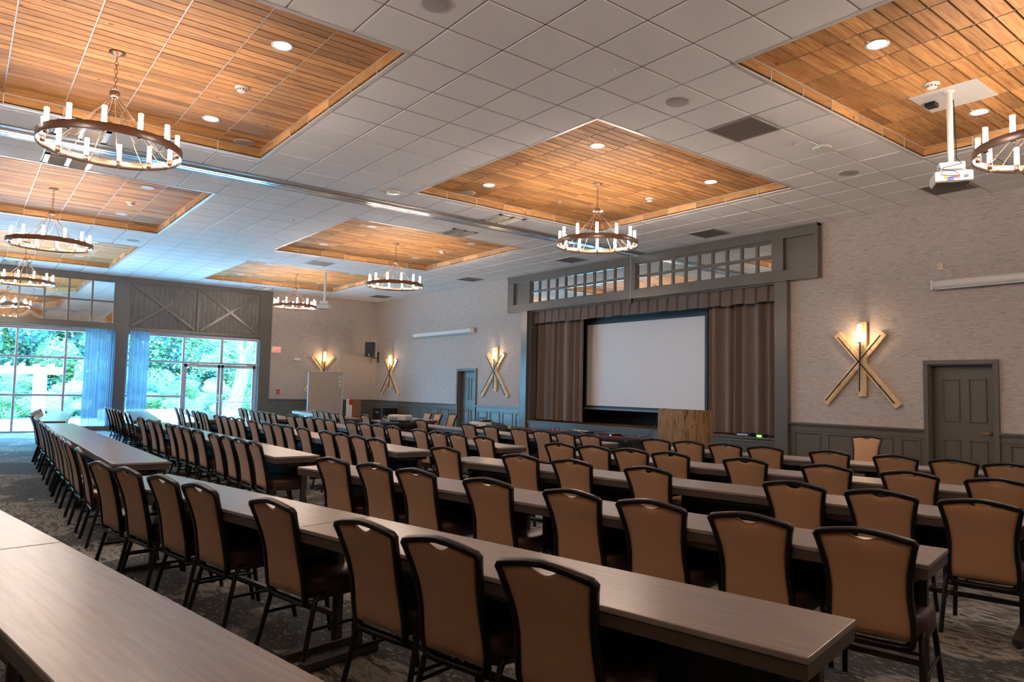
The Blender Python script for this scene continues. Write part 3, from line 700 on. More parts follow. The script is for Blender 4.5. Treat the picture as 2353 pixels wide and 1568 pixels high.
# ceiling projectors
def ceil_projector(x, y, ztop, zp, lab, rz, plate, detailed):
    o = thing('ceiling_projector', lab, 'projector', (x, y, ztop), rz)
    h = zp-ztop
    MB().lathe([(.03, 0), (.03, h+.16)], n=16).lathe([(.05, 0), (.05, -.02), (.03, -.02)], n=16).build('pole', WHITE, o)
    if plate: MB().box(-.36, .30, -.13, .49, -.002, .004).xf(Matrix.Rotation(-rz, 4, 'Z')).build('ceiling_plate', WHITEM, o)
    mb = MB(); mb.prism([(-.12, -.07), (.12, -.07), (.12, .07), (-.12, .07)], h+.09, h+.16); mb.build('mount', WHITE, o, bevel=.015, seg=2)
    mb = MB(); 
    for sx in (-1, 1):
        mb.tube([(sx*.08, .05, h+.1), (sx*.14, .1, h+.055), (sx*.14, -.08, h+.05)], .006, 5); mb.tube([(sx*.08, -.05, h+.1), (sx*.12, -.1, h+.055)], .006, 5)
    mb.build('bracket_arms', WHITE, o)
    bd = MB().box(-.175, .175, -.14, .14, h-.06, h+.05).build('body', WHITE, o, bevel=.018, seg=2)
    MB().box(-.155, .155, -.12, .12, h-.065, h-.058).build('underside_panel', base('grey_under', (.2, .19, .19), .5) if 'grey_under' not in MATS else MATS['grey_under'], o)
    MB().lathe([(.035, 0), (.035, .02), (.028, .024), (0, .02)], n=16).xf(Matrix.Rotation(-PI/2, 4, 'X')).build('lens', BLACKM, o, loc=(.08, .139, h-.01))
    if detailed:
        for nm, mt_, bx in (('yellow_port', YEL, (-.09, -.05)), ('blue_port', BLUEP, (-.06, .0)), ('red_port', RED, (.01, .05)), ('black_port', BLACKM, (.09, .13))):
            MB().box(bx[0], bx[1], -.147, -.139, h-.03+(.0 if nm != 'blue_port' else -.02), h-.0+(.0 if nm != 'blue_port' else -.015)).build(nm, mt_, o)
        MB().tube([(.035, 0, -.1), (.045, -.03, h*.6), (.04, -.05, h+.2), (.08, -.1, h+.13), (-.1, -.16, h+.08), (-.13, -.19, h+.0), (-.02, -.19, h-.02), (.02, -.155, h-.01)], .005, 5).tube([(-.03, -.03, h+.2), (-.13, -.08, h+.1), (0, -.18, h+.03), (.05, -.155, h-.01)], .004, 5).build('cables', BLACKM, o)
        MB().box(-.30, -.20, .14, .25, -.05, -.004).xf(Matrix.Rotation(-rz, 4, 'Z')).build('power_brick', BLACKM, o)
    return o
ceil_projector(-2.965, 8.12, HT, 2.31+CAMH, 'white projector on ceiling pole at upper right of the photo', .55, True, True)
ceil_projector(-18.72, 7.92, H, 2.18+CAMH, 'small distant white projector on ceiling pole beside smallest chandelier', .8, False, False)
# ------------------------------------------------------------------ wall things
def sconce(wall, a, z, lab):
    o = thing('wall_sconce', lab, 'wall sconce'); z += 0
    def fin(mb, nm, mat, parent=None, bevel=0):
        return mb.build(nm, mat, o, bevel=bevel)
    def bar(p, q, d0, d1, wd):
        dx, dz = q[0]-p[0], q[1]-p[1]; ln = math.hypot(dx, dz); an = math.atan2(dz, dx)
        Rm = Matrix(((math.cos(an), 0, -math.sin(an)), (0, 1, 0), (math.sin(an), 0, math.cos(an))))
        return MB().obox(((p[0]+q[0])/2, (d0+d1)/2, (p[1]+q[1])/2), (ln, d1-d0, wd), Rm)
    fin(bar((-.045, .66), (-.02, -.62), .0, .055, .135), 'board', PINEL, bevel=.006)
    fin(bar((-.39, .46), (.64, -.75), .0, .045, .125), 'board', PINEL, bevel=.006)
    fin(bar((.41, .47), (-.61, -.77), .0, .050, .125), 'board', PINEL, bevel=.006)
    for p, q in (((-.02, .30), (-.0, -.53)), ((-.36, .41), (.60, -.70)), ((.37, .41), (-.57, -.72))):
        mb = bar(p, q, .095, .112, .018)
        for t_ in (.2, .75):
            x, zz = p[0]+(q[0]-p[0])*t_, p[1]+(q[1]-p[1])*t_; mb.box(x-.006, x+.006, .04, .1, zz-.006, zz+.006)
        fin(mb, 'rod', BLACKM)
    M2 = Matrix.Translation((-.02, .12, .31))
    MB().lathe([(0, -.02), (.035, -.015), (.035, .0), (0, .0)], n=16).xf(M2).build('socket', BRONZE, o)
    MB().lathe([(.03, 0), (.033, .12)], n=18).xf(M2).build('glass_lower', emis('sconce_glow', (1, .80, .52), 14) if 'sconce_glow' not in MATS else MATS['sconce_glow'], o)
    MB().lathe([(.033, .12), (.034, .30), (0, .30)], n=18).xf(M2).build('glass_upper', emis('sconce_frost', (1, .72, .42), 2.2) if 'sconce_frost' not in MATS else MATS['sconce_frost'], o)
    point('sconce_lamp', (-.02, .17, .42), 5, (1, .66, .38), .035, o)
    if wall == 'front': o.matrix_world = Matrix.Translation((a, YW, z))@Matrix(((1, 0, 0, 0), (0, -1, 0, 0), (0, 0, 1, 0), (0, 0, 0, 1)))
    else: o.matrix_world = Matrix.Translation((XW, a, z))@Matrix(((0, 1, 0, 0), (1, 0, 0, 0), (0, 0, 1, 0), (0, 0, 0, 1)))
    return o
# a mirrored matrix is avoided: rotate by 180 degrees about z for the front wall
def sconce_fixed(wall, a, z, lab):
    o = sconce(wall, a, z, lab)
    if wall == 'front': o.matrix_world = Matrix.Translation((a, YW, z))@Matrix.Rotation(PI, 4, 'Z')
    else: o.matrix_world = Matrix.Translation((XW, a, z))@Matrix.Rotation(-PI/2, 4, 'Z')
    return o
sconce_fixed('front', -5.89, .62+CAMH, 'crossed pine board wall sconce right of the stage, nearest the camera')
sconce_fixed('front', -16.37, .55+CAMH, 'crossed pine board wall sconce left of the stage, beside the door')
sconce_fixed('front', -22.61, .50+CAMH, 'crossed pine board wall sconce near the far room corner')
sconce_fixed('left', 10.12, .55+CAMH, 'crossed pine board wall sconce half hidden behind the partition')
def screencase(a, b, z, lab, cord):
    o = thing('screen_case', lab, 'projector screen case', ((a+b)/2, YW-.10, z)); w_ = (b-a)/2
    MB().tube([(-w_, 0, 0), (w_, 0, 0)], .065, 14, rb=.06).build('case', WHITE, o)
    mb = MB(); 
    for sx in (-1, 1): mb.box(sx*w_-.02, sx*w_+.02, -.07, .095, -.075, .07)
    mb.build('end_cap', WHITE, o, bevel=.008)
    MB().box(-w_+.03, w_-.03, -.02, .0, -.08, -.06).build('bottom_bar', WHITEM, o)
    return o
screencase(-20.96, -17.52, 1.75+CAMH, 'white retracted screen case on the wall left of the stage', 0)
screencase(-4.70, -1.2, 1.79+CAMH, 'white retracted screen case cut by the right edge of the photo', 0)
o = MB().box(-.045, .045, -.012, 0, -.06, .06).build('wall_outlet', IVORY, loc=(-4.63, YW, 2.09+CAMH), bevel=.003); tag(o, 'ivory outlet plate above the right screen case', 'wall outlet')
MB().tube([(.01, -.012, -.02), (.05, -.03, -.05), (.14, -.03, -.1), (.17, -.04, -.17), (.12, -.05, -.24)], .004, 5).build('cord', WHITE, o)
o = MB().box(-.04, .04, -.01, 0, -.05, .05).build('wall_outlet', IVORY, loc=(-20.75, YW, 2.05+CAMH-.05), bevel=.003); tag(o, 'ivory outlet plate above the left screen case', 'wall outlet')
MB().tube([(.0, -.01, -.02), (-.05, -.03, -.06), (-.08, -.03, -.12)], .004, 5).build('cord', WHITE, o)
# exit sign etc on left wall
def txt(body, size, mat, name, parent, loc, rot, ext=.002):
    cu = bpy.data.curves.new(name, 'FONT'); cu.body = body; cu.size = size; cu.extrude = ext; cu.align_x = 'CENTER'; cu.align_y = 'CENTER'
    o = bpy.data.objects.new(name, cu); COL.objects.link(o)
    bpy.context.view_layer.update()
    me = bpy.data.meshes.new_from_object(o); bpy.data.objects.remove(o)
    o = bpy.data.objects.new(name, me); COL.objects.link(o); me.materials.append(mat); o.parent = parent; o.location = loc; o.rotation_euler = rot; return o
o = MB().box(0, .05, -.17, .17, -.11, .11).build('exit_sign', WHITE, loc=(XW+.005, 8.42, 1.17+CAMH), bevel=.005); tag(o, 'white exit sign with red letters and left arrow', 'exit sign')
t_ = txt('EXIT', .19, REDL, 'lettering', o, (.052, .02, .0), (PI/2, 0, PI/2)); t_.scale = (.68, 1, 1)
MB().add([(.053, -.15, 0), (.053, -.12, .025), (.053, -.12, -.025)], [(0, 2, 1)]).build('arrow', REDL, o)
o = MB().lathe([(0, .07), (.04, .06), (.055, .0), (.045, -.05), (0, -.06)], n=20).xf(Matrix.Diagonal((.7, 2.4, .8, 1))).build('emergency_light', WHITE, loc=(XW+.04, 9.16, .87+CAMH)); tag(o, 'white rounded emergency light on the beige wall', 'emergency light')
MB().lathe([(0, .0), (.03, .0), (.03, .01), (0, .014)], n=14).xf(Matrix.Translation((.02, -.1, 0))@Matrix.Rotation(PI/2, 4, 'X')).build('lens', ALU, o)
o = MB().box(0, .04, -.05, .05, -.075, .075).build('fire_alarm_pull', RED, loc=(XW+.002, 8.55, -.25+CAMH), bevel=.006); tag(o, 'small red fire alarm pull station on the wall', 'fire alarm')
MB().box(.04, .055, -.03, .03, -.01, .01).build('pull_bar', WHITE, o)
# wall speaker
o = thing('wall_speaker', 'black loudspeaker on a bracket near the far room corner', 'loudspeaker', (-23.05, 11.55, 1.31+CAMH), .75)
MB().prism([(-.17, -.14), (.17, -.14), (.12, .16), (-.12, .16)], -.26, .26).build('cabinet', BLACKM, o, bevel=.01)
MB().box(-.15, .15, -.15, -.14, -.235, .235).build('grille', base('speaker_mesh', (.02, .018, .017), .7), o)
MB().box(-.02, .02, -.156, -.15, -.22, -.17).build('badge', ALU, o)
mb = MB(); mb.tube([(0, .1, -.28), (.05, .3, -.29), (.10, .44, -.29)], .02, 6); mb.obox((.12, .47, -.25), (.05, .05, .4)); mb.build('bracket', BLACKM, o)
# partition board
o = thing('partition_board', 'tan fabric partition board with grey metal frame on the left wall', 'partition', (-22.6, 9.72, 0), PI/2)
w_ = .62
MB().box(-w_+.02, w_-.02, -.02, .02, .16, 1.93).build('fabric_panel', TAN, o)
mb = MB(); mb.box(-w_, -w_+.035, -.03, .03, .1, 1.95); mb.box(w_-.035, w_, -.03, .03, .1, 1.95); mb.box(-w_, w_, -.03, .03, 1.92, 1.95); mb.box(-w_, w_, -.03, .03, .1, .14)
mb.build('frame', ALU, o, bevel=.004)
for sx in (-1, 1): MB().box(sx*(w_-.05)-.02, sx*(w_-.05)+.02, -.3, .3, .0, .1).build('foot', ALU, o)
for k in range(3): MB().box(.46, .54, -.026, -.022, 1.72-k*.14, 1.82-k*.14).build('paper_note', GREENP, o)
# things at the far wall
o = MB().box(-.03, .03, -.10, .10, 0, 1.05).build('folded_carton', WHITE, loc=(-22.45, 10.52, 0), bevel=.004); tag(o, 'tall white carton with a red top beside the partition', 'carton')
MB().box(.03, .034, -.02, .1, .85, 1.04).build('red_label', RED, o)
o = MB().box(-.02, .02, -.26, .26, 0, 1.0).xf(Matrix.Rotation(-.12, 4, 'Y')).build('cardboard_panel', CARD, loc=(-22.9, 10.95, 0)); tag(o, 'plain brown cardboard panel leaning at the far wainscot', 'cardboard')
MB().box(.021, .024, -.24, .24, .03, .06).xf(Matrix.Rotation(-.12, 4, 'Y')).build('tape_strip', TAN, o)
o = MB().box(-.35, .35, -.3, .3, 0, .78).build('equipment_case', BLACKM, loc=(-21.9, 11.6, 0), bevel=.03, seg=2); tag(o, 'large black equipment case in the far corner', 'case')
MB().box(-.1, .1, -.32, -.3, .6, .64).build('case_handle', ALU, o)
# ------------------------------------------------------------------ banquet chair
def yb(z):
    s_ = (.865-z)/.505; return .125*s_+.02*math.sin(PI*min(max(s_, 0), 1))-.0
def hw(z):
    P_ = [(.33, .17), (.36, .187), (.45, .185), (.56, .176), (.66, .180), (.76, .200), (.82, .214), (.9, .216)]
    for i in range(len(P_)-1):
        if z <= P_[i+1][0]:
            t_ = (z-P_[i][0])/(P_[i+1][0]-P_[i][0]); t_ = max(0, t_); return (P_[i][1]+(P_[i+1][1]-P_[i][1])*t_)*1.0
    return P_[-1][1]*1.0
def arch(x): return .865-.034*(abs(x)/.216)**1.5
def make_chair():
    t = thing('banquet_chair', '', 'chair')
    pts = []
    for k in range(9): z = .34+(.80-.34)*k/8; pts.append((hw(z), z))
    pts.append((.217, .822)); 
    for x in (.206, .175, .12, .06, 0): pts.append((x, arch(x) if x < .2 else .834))
    pts = [(.12, .322), (.165, .328)]+pts
    full = pts+[(-x, z) for x, z in reversed(pts[:-1])]
    path = [(x, yb(z), z) for x, z in full]
    mb = MB(); ps = [Vector(p) for p in path]; n = len(ps); vs = []
    # rectangular section following the outline: in-plane half 0.0115, depth half 0.017
    cen = Vector((0, yb(.6), .6)); prof = []
    for i in range(n):
        tt = (ps[(i+1) % n]-ps[i-1]).normalized(); dep = Vector((0, 1, .25)).normalized(); dep = (dep-tt*dep.dot(tt)).normalized(); inn = tt.cross(dep)
        for (u, v_) in ((-.0128, -.012), (-.009, -.016), (.009, -.016), (.0128, -.012), (.0128, .012), (.009, .016), (-.009, .016), (-.0128, .012)): vs.append(ps[i]+inn*u+dep*v_)
    fs = []
    for i in range(n):
        for k in range(8): a_, b_ = i*8, ((i+1) % n)*8; fs.append((a_+k, a_+(k+1) % 8, b_+(k+1) % 8, b_+k))
    mb.add(vs, fs, True).build('back_frame', FRAME, t)
    # cushion
    nx, nz = 20, 14; F = []; B = []
    for k in range(nz+1):
        rowF, rowB = [], []
        for i in range(nx+1):
            u = -1+2*i/nx
            x0 = u*(.192); top = arch(x0)-.014
            nt = .066
            if abs(x0) < nt: top -= .032*(math.cos(PI*x0/nt)*.5+.5)**.6
            z = .36+(top-.36)*k/nz
            x = u*(hw(z)-.010)
            ed = (1-abs(u)**6)*(1-abs(2*k/nz-1)**8)
            rowF.append((x, yb(z)-.004-.012*ed, z)); rowB.append((x, yb(z)+.006+.022*ed, z))
        F.append(rowF); B.append(rowB)
    vs = [q for r_ in F for q in r_]+[q for r_ in B for q in r_]; fs = []; off = (nx+1)*(nz+1); ix = lambda k, i: k*(nx+1)+i
    for k in range(nz):
        for i in range(nx):
            fs.append((ix(k, i), ix(k, i+1), ix(k+1, i+1), ix(k+1, i))); fs.append((off+ix(k, i), off+ix(k+1, i), off+ix(k+1, i+1), off+ix(k, i+1)))
    for i in range(nx): fs.append((ix(nz, i), ix(nz, i+1), off+ix(nz, i+1), off+ix(nz, i))); fs.append((ix(0, i), off+ix(0, i), off+ix(0, i+1), ix(0, i+1)))
    for k in range(nz): fs.append((ix(k, 0), ix(k+1, 0), off+ix(k+1, 0), off+ix(k, 0))); fs.append((ix(k, nx), off+ix(k, nx), off+ix(k+1, nx), ix(k+1, nx)))
    MB().add(vs, fs, True).build('backrest', FABRIC, t)
    # seat
    poly = []
    for k in range(32):
        a_ = 2*PI*k/32; c, s_ = math.cos(a_), math.sin(a_); e = 3.2
        poly.append((.232*abs(c)**(2/e)*(1 if c > 0 else -1), .355+.225*abs(s_)**(2/e)*(1 if s_ > 0 else -1)))
    lay = [(.90, .345), (.985, .365), (1.0, .43), (.985, .452), (.93, .466), (.6, .472), (.0, .474)]
    vs = []; fs = []
    for sc, z in lay:
        for x, y in poly: vs.append((x*sc, .36+(y-.36)*sc, z))
    for i in range(len(lay)-1):
        for k in range(32): fs.append((i*32+k, i*32+(k+1) % 32, (i+1)*32+(k+1) % 32, (i+1)*32+k))
    fs.append(tuple(reversed(range(32))))
    MB().add(vs, fs, True).build('seat', VINYL, t)
    rl = .0145
    for sx in (-1, 1):
        MB().tube([(sx*.235, .085, 0), (sx*.215, .155, .29), (sx*.207, .175, .345), (sx*.205, .205, .375), (sx*.203, .25, .386)], rl, 7).build('leg', FRAME, t)
        MB().tube([(sx*.23, .575, 0), (sx*.212, .515, .29), (sx*.207, .50, .345), (sx*.205, .47, .375), (sx*.203, .42, .386)], rl, 7).build('leg', FRAME, t)
        MB().tube([(sx*.203, .24, .386), (sx*.203, .43, .386)], rl, 7).tube([(sx*.222, .135, .20), (sx*.222, .535, .20)], .009, 6).build('stretcher', FRAME, t)
    MB().tube([(-.213, .16, .30), (.213, .16, .30)], .008, 6).tube([(-.16, yb(.34), .345), (-.16, .2, .38)], .011, 6).tube([(.16, yb(.34), .345), (.16, .2, .38)], .011, 6).build('rear_rail', FRAME, t)
    return t
CHAIR = make_chair(); CHF = family(CHAIR); chair_used = [False]
def place_chair(x, y, rz, lab, grp):
    if not chair_used[0]:
        chair_used[0] = True; CHAIR.location = (x, y, 0); CHAIR.rotation_euler = (0, 0, rz); CHAIR['label'] = lab; CHAIR['group'] = grp; return CHAIR
    return dup(CHAIR, (x, y, 0), rz, lab, grp, CHF)
POS = {
'R1': [(-6.26,0.98),(-5.76,1.06),(-5.18,1.15),(-4.67,1.24),(-3.85,1.38),(-3.04,1.51),(-2.53,1.6),(-1.98,1.7)],
'R2': [(-5.8,2.61),(-5.24,2.71),(-4.75,2.82),(-4.02,2.97),(-3.32,3.12),(-2.77,3.23),(-2.2,3.34),(-1.66,3.47)],
'R3': [(-6.39,4.21),(-5.37,4.39),(-4.77,4.49),(-4.01,4.64),(-2.83,4.84),(-2.27,4.96),(-1.72,5.05)],
'R4': [(-6.32,5.72),(-5.85,5.83),(-5.38,5.94),(-4.91,6.04),(-4.12,6.21),(-3.38,6.37),(-2.73,6.54),(-2.12,6.65)],
'R5': [(-6.39,7.53),(-5.92,7.63),(-5.42,7.68),(-4.92,7.75),(-4.19,7.88),(-3.53,8.04),(-2.99,8.08),(-2.52,8.15)],
'L1': [(-15.17,1.05),(-13.96,1.03),(-13.49,1.02),(-12.39,0.99),(-11.74,0.98),(-11.05,0.96),(-10.58,0.94),(-10.02,0.93),(-9.52,0.93),(-8.92,0.91),(-8.39,0.9),(-7.6,0.9)],
'L2': [(-13.81,2.54),(-12.94,2.52),(-12.37,2.52),(-11.61,2.52),(-11.14,2.53),(-10.67,2.54),(-10.1,2.55),(-9.27,2.53),(-8.79,2.54),(-8.31,2.55),(-7.83,2.56)],
'L3': [(-14.47,4.01),(-14.0,4.02),(-13.53,4.02),(-13.06,4.02),(-12.38,4.03),(-11.66,4.02),(-11.19,4.05),(-10.72,4.06),(-10.1,4.08),(-9.27,4.08),(-8.78,4.08),(-8.29,4.09),(-7.79,4.1)],
'L4': [(-14.39,5.43),(-13.92,5.44),(-13.45,5.45),(-12.98,5.47),(-12.51,5.49),(-11.6,5.49),(-11.05,5.48),(-10.58,5.51),(-10.07,5.53),(-9.25,5.55),(-8.73,5.56),(-8.23,5.56),(-7.61,5.58)],
'L5': [(-14.38,7.11),(-13.45,7.12),(-12.04,7.14),(-10.47,7.22),(-9.81,7.26),(-9.03,7.28),(-8.46,7.26),(-7.92,7.26),(-7.39,7.27)],
'F1': [(-17.95,1.41),(-17.43,1.34),(-16.96,1.27),(-16.49,1.22),(-16.02,1.17),(-15.65,1.10)],
'F2': [(-19.24,2.8),(-18.61,2.77),(-18.1,2.75),(-17.63,2.73),(-17.16,2.73),(-16.69,2.7),(-16.03,2.67),(-15.45,2.65)],
'F3': [(-18.96,4.27),(-18.3,4.23),(-17.68,4.22),(-16.82,4.15),(-16.35,4.13),(-15.88,4.11),(-15.4,4.07)],
'F4': [(-18.52,5.69),(-18.01,5.64),(-17.26,5.56),(-16.66,5.47),(-16.19,5.45),(-15.72,5.41),(-15.25,5.38)],
'F5': [(-17.22,7.12),(-16.62,7.04),(-16.15,6.97),(-15.68,6.93),(-15.21,6.91)],
'B': [(-15.49,9.43),(-15.02,9.44),(-14.55,9.56)],
}
ROT = {'R': math.atan(.2), 'L': 0.0, 'F': -.135}
ordn = ['leftmost', 'second', 'third', 'fourth', 'fifth', 'sixth', 'seventh', 'eighth', 'ninth', 'tenth', 'eleventh', 'twelfth', 'thirteenth']
rown = ['', 'first row', 'second row', 'third row', 'fourth row', 'fifth row']
blk = {'R': 'right block', 'L': 'middle block', 'F': 'far block by windows'}
# table rows: far-left corner (x, y), direction, lengths
YF = {'R0': (-6.52, .0), 'R1': (-6.38, 1.42), 'R2': (-6.50, 2.985), 'R3': (-6.56, 4.60), 'R4': (-6.60, 6.15), 'R5': (-6.60, 7.94),
      'L1': (-14.65, 1.64), 'L2': (-14.65, 3.13), 'L3': (-14.65, 4.56), 'L4': (-14.65, 6.02), 'L5': (-14.62, 7.74),
      'F1': (-20.1, 2.25), 'F2': (-20.1, 3.86), 'F3': (-20.1, 5.22), 'F4': (-20.1, 6.64), 'F5': (-20.1, 8.15)}
TD = .485; TZ = .735
for key, lst in POS.items():
    if key == 'B': continue
    b = key[0]; rz = ROT[b]; ux, uy = math.cos(rz), math.sin(rz); fx, fy = YF[key]
    cnt = len(lst)
    for i, (x, y) in enumerate(lst):
        # keep the crown of the back at least 7 cm behind the near table edge
        s_ = (x-fx)*ux+(y-fy)*uy; v_ = -(x-fx)*uy+(y-fy)*ux
        lim = -TD-.07
        if v_ > lim: x += uy*(v_-lim); y -= ux*(v_-lim)
        od = ordn[i] if cnt-i > 3 or i == 0 else ['rightmost', 'second from right', 'third from right'][cnt-1-i]
        if od in ordn[1:]: od = od+' from left'
        lab = 'tan-backed banquet chair, %s, %s of the %s' % (od, rown[int(key[1])], blk[b])
        place_chair(x, y, rz+random.uniform(-.03, .03), lab, 'banquet chairs at the %s tables' % blk[b])
for i, (x, y) in enumerate(POS['B']):
    place_chair(x, y, PI-.12, 'banquet chair facing the room behind the rear side table, %s' % ['left one', 'middle one', 'right one'][i], 'chairs behind the rear side table')
place_chair(-5.45, 11.40, PI+.25, 'lone banquet chair standing against the wainscot below the right sconce', 'chair by the stage wall')
# one front chair edge seen at the lower left corner is part of row zero
# ------------------------------------------------------------------ training tables
TM = {}
def make_table(Ln):
    t = thing('training_table', '', 'table'); h = Ln/2-.003
    MB().box(-h, h, -TD/2, TD/2, TZ-.022, TZ).build('table_top', LAM, t, bevel=.004, seg=2)
    MB().box(-h+.004, h-.004, -TD/2+.004, TD/2-.004, TZ-.072, TZ-.0225).build('edge_band', EDGE, t, bevel=.003)
    for sx in (-1, 1):
        x = sx*(h-.09); mb = MB()
        mb.box(x-.02, x+.02, .08, .13, .05, TZ-.075); mb.box(x-.02, x+.02, -.16, .20, TZ-.11, TZ-.073)
        mb.box(x-.03, x+.03, -.24, .24, .015, .055)
        for yy in (-.22, .22): mb.lathe([(.0, 0), (.02, 0), (.02, .015), (0, .015)], c=(x, yy, 0), n=10)
        mb.build('leg', TLEG, t, bevel=.003)
    MB().box(-h+.1, h-.1, .135, .15, .36, TZ-.078).build('modesty_panel', BLACKM, t)
    MB().box(-h+.1, h-.1, .09, .12, .17, .20).box(-h+.15, h-.15, -.02, .03, TZ-.135, TZ-.112).build('cross_rail', TLEG, t)
    MB().box(-.25, .25, -.12, -.02, TZ-.13, TZ-.075).build('cable_tray', LAM, t)
    for px in (-.75, .55):
        pm = MB().box(px-.12, px+.12, .118, .136, TZ-.145, TZ-.10).build('power_module', BLACKM, t)
        MB().box(px-.10, px-.01, .113, .118, TZ-.135, TZ-.112).build('socket_plate', IVORY, pm)
    return t
def place_table(Ln, x, y, rz, lab, grp):
    if Ln not in TM: t = make_table(Ln); TM[Ln] = family(t); t.location = (x, y, 0); t.rotation_euler = (0, 0, rz); t['label'] = lab; t['group'] = grp; return t
    return dup(TM[Ln][0], (x, y, 0), rz, lab, grp, TM[Ln])
LEN = {'R': (2.62, 2), 'L': (2.43, 3), 'F': (2.42, 2)}
RIGHTX = {'R0': None}
for key, (fx, fy) in YF.items():
    b = key[0]; rz = ROT[b] if key != 'R0' else math.atan(.165); ux, uy = math.cos(rz), math.sin(rz); Ln, nn = LEN[b]
    if key in ('R2', 'R3', 'R4', 'R5'): Ln = 2.55
    if key == 'R1': Ln = 2.635
    for k in range(nn):
        s_ = (k+.5)*Ln; x = fx+ux*s_+uy*TD/2; y = fy+uy*s_-ux*TD/2
        pn = ['left', 'right'][k] if nn == 2 else ['left', 'middle', 'right'][k]
        rn = 'nearest row at bottom left' if key == 'R0' else rown[int(key[1])]
        place_table(Ln, x, y, rz, ('grey-brown laminate training table, %s one in the %s of the %s' % (pn, rn, blk[b])).replace(' of the right block', ' corner' if key == 'R0' else ' of the right block'), 'training tables in the %s' % blk[b])
for (x, y, rz, lab, Ln) in ((-15.1, 8.75, -.14, 'training table behind the far rows, with chairs facing the room', 1.9),):
    place_table(Ln, x, y, rz, lab, 'rear side table')
# white card on the fifth row table
o = MB().box(-.03, .03, -.003, .003, 0, .04).build('name_card', WHITE, loc=(-4.55, 8.22, TZ)); tag(o, 'small white card standing on the right fifth row table', 'card')
# ------------------------------------------------------------------ equipment
def draped(x0, x1, y0, y1, z, lab):
    o = thing('draped_table', lab, 'table', ((x0+x1)/2, (y0+y1)/2, 0), 0, 'black draped equipment tables'); a, b = (x1-x0)/2, (y1-y0)/2
    poly = []; n = 96
    for k in range(n):
        t_ = 2*PI*k/n; c, s_ = math.cos(t_), math.sin(t_); e = 8
        poly.append((a*abs(c)**(2/e)*(1 if c > 0 else -1), b*abs(s_)**(2/e)*(1 if s_ > 0 else -1)))
    vs = []; fs = []; lay = [(0, .98), (.3, .75), (.6, .4), (z-.02, .05), (z, .0)]
    for zz, am in lay:
        for i, (px, py) in enumerate(poly):
            f = 1+am*.05*math.sin(i*1.9); vs.append((px*f, py*f+0, zz))
    for i in range(len(lay)-1):
        for k in range(n): fs.append((i*n+k, i*n+(k+1) % n, (i+1)*n+(k+1) % n, (i+1)*n+k))
    fs.append(tuple((len(lay)-1)*n+k for k in range(n)))
    MB().add(vs, fs, True).build('cloth', BDRAPE, o)
    MB().box(-a+.03, a-.03, -b+.03, b-.03, z-.04, z-.01).build('table_top', EDGE, o)
    return o
draped(-12.25, -10.0, 8.22, 8.85, .745, 'black draped equipment table, left one before the stage')
draped(-9.95, -7.62, 8.22, 8.85, .745, 'black draped equipment table, right one near the lectern')
def cable(pts, r, mat, lab, cat='cable'):
    o = MB().tube(smooth(pts), r, 6).build('cable', mat); tag(o, lab, cat); return o
def smooth(p, it=2):
    p = [Vector(q) for q in p]
    for _ in range(it):
        n = [p[0]]
        for i in range(len(p)-1): n += [p[i]*.75+p[i+1]*.25, p[i]*.25+p[i+1]*.75]
        n.append(p[-1]); p = n
    return p
zt = .755
cable([(-9.7, 8.4, zt), (-9.3, 8.6, zt+.02), (-9.0, 8.5, zt+.04), (-8.8, 8.45, zt), (-8.55, 8.4, zt), (-8.2, 8.45, zt), (-8.0, 8.5, zt)], .008, RED, 'red cable snaking over the right black draped table')
cable([(-10.7, 8.45, zt), (-10.4, 8.5, zt), (-10.1, 8.45, zt)], .008, RED, 'short orange-red cable on the left black draped table')
cable([(-9.65, 8.5, zt), (-9.6, 8.5, zt+.1), (-9.5, 8.5, zt+.1), (-9.48, 8.5, zt)], .006, BLACKM, 'thin black cable looping up from the draped tables')
o = MB().box(-.22, .22, -.1, .1, 0, .045).build('audio_mixer', BLACKM, loc=(-9.05, 8.6, .745)); tag(o, 'flat black audio mixer on the right draped table', 'mixer')
for k in range(8): MB().lathe([(.012, 0), (.010, .018), (0, .018)], c=(-.18+k*.05, 0, .045), n=8).build('knob', ALU, o)
o = MB().box(-.16, .16, -.1, .1, 0, .05).build('audio_receiver', BLACKM, loc=(-8.35, 8.6, .745)); tag(o, 'small black receiver on the right end of draped table', 'receiver')
MB().box(.1, .12, -.104, -.1, .02, .03).build('blue_light', emis('blue_led', (.3, .6, 1), 6), o)
o = MB().lathe([(0, .12), (.15, .115), (.3, .08), (.38, .02), (.4, 0)], n=24).xf(Matrix.Diagonal((1.1, .6, .6, 1))).build('equipment_bag', base('dark_bag', (.025, .026, .032), .8), loc=(-11.6, 8.55, .745)); tag(o, 'dark rounded cloth bag on the left draped table', 'bag')
MB().tube([(-.12, 0, .06), (0, 0, .10), (.12, 0, .06)], .01, 6).build('bag_handle', BLACKM, o)
o = MB().box(-.025, .025, -.025, .025, 0, .035).build('adapter_box', YEL, loc=(-10.75, 8.35, .745), bevel=.01); tag(o, 'small yellow plug on the left black draped table', 'plug')
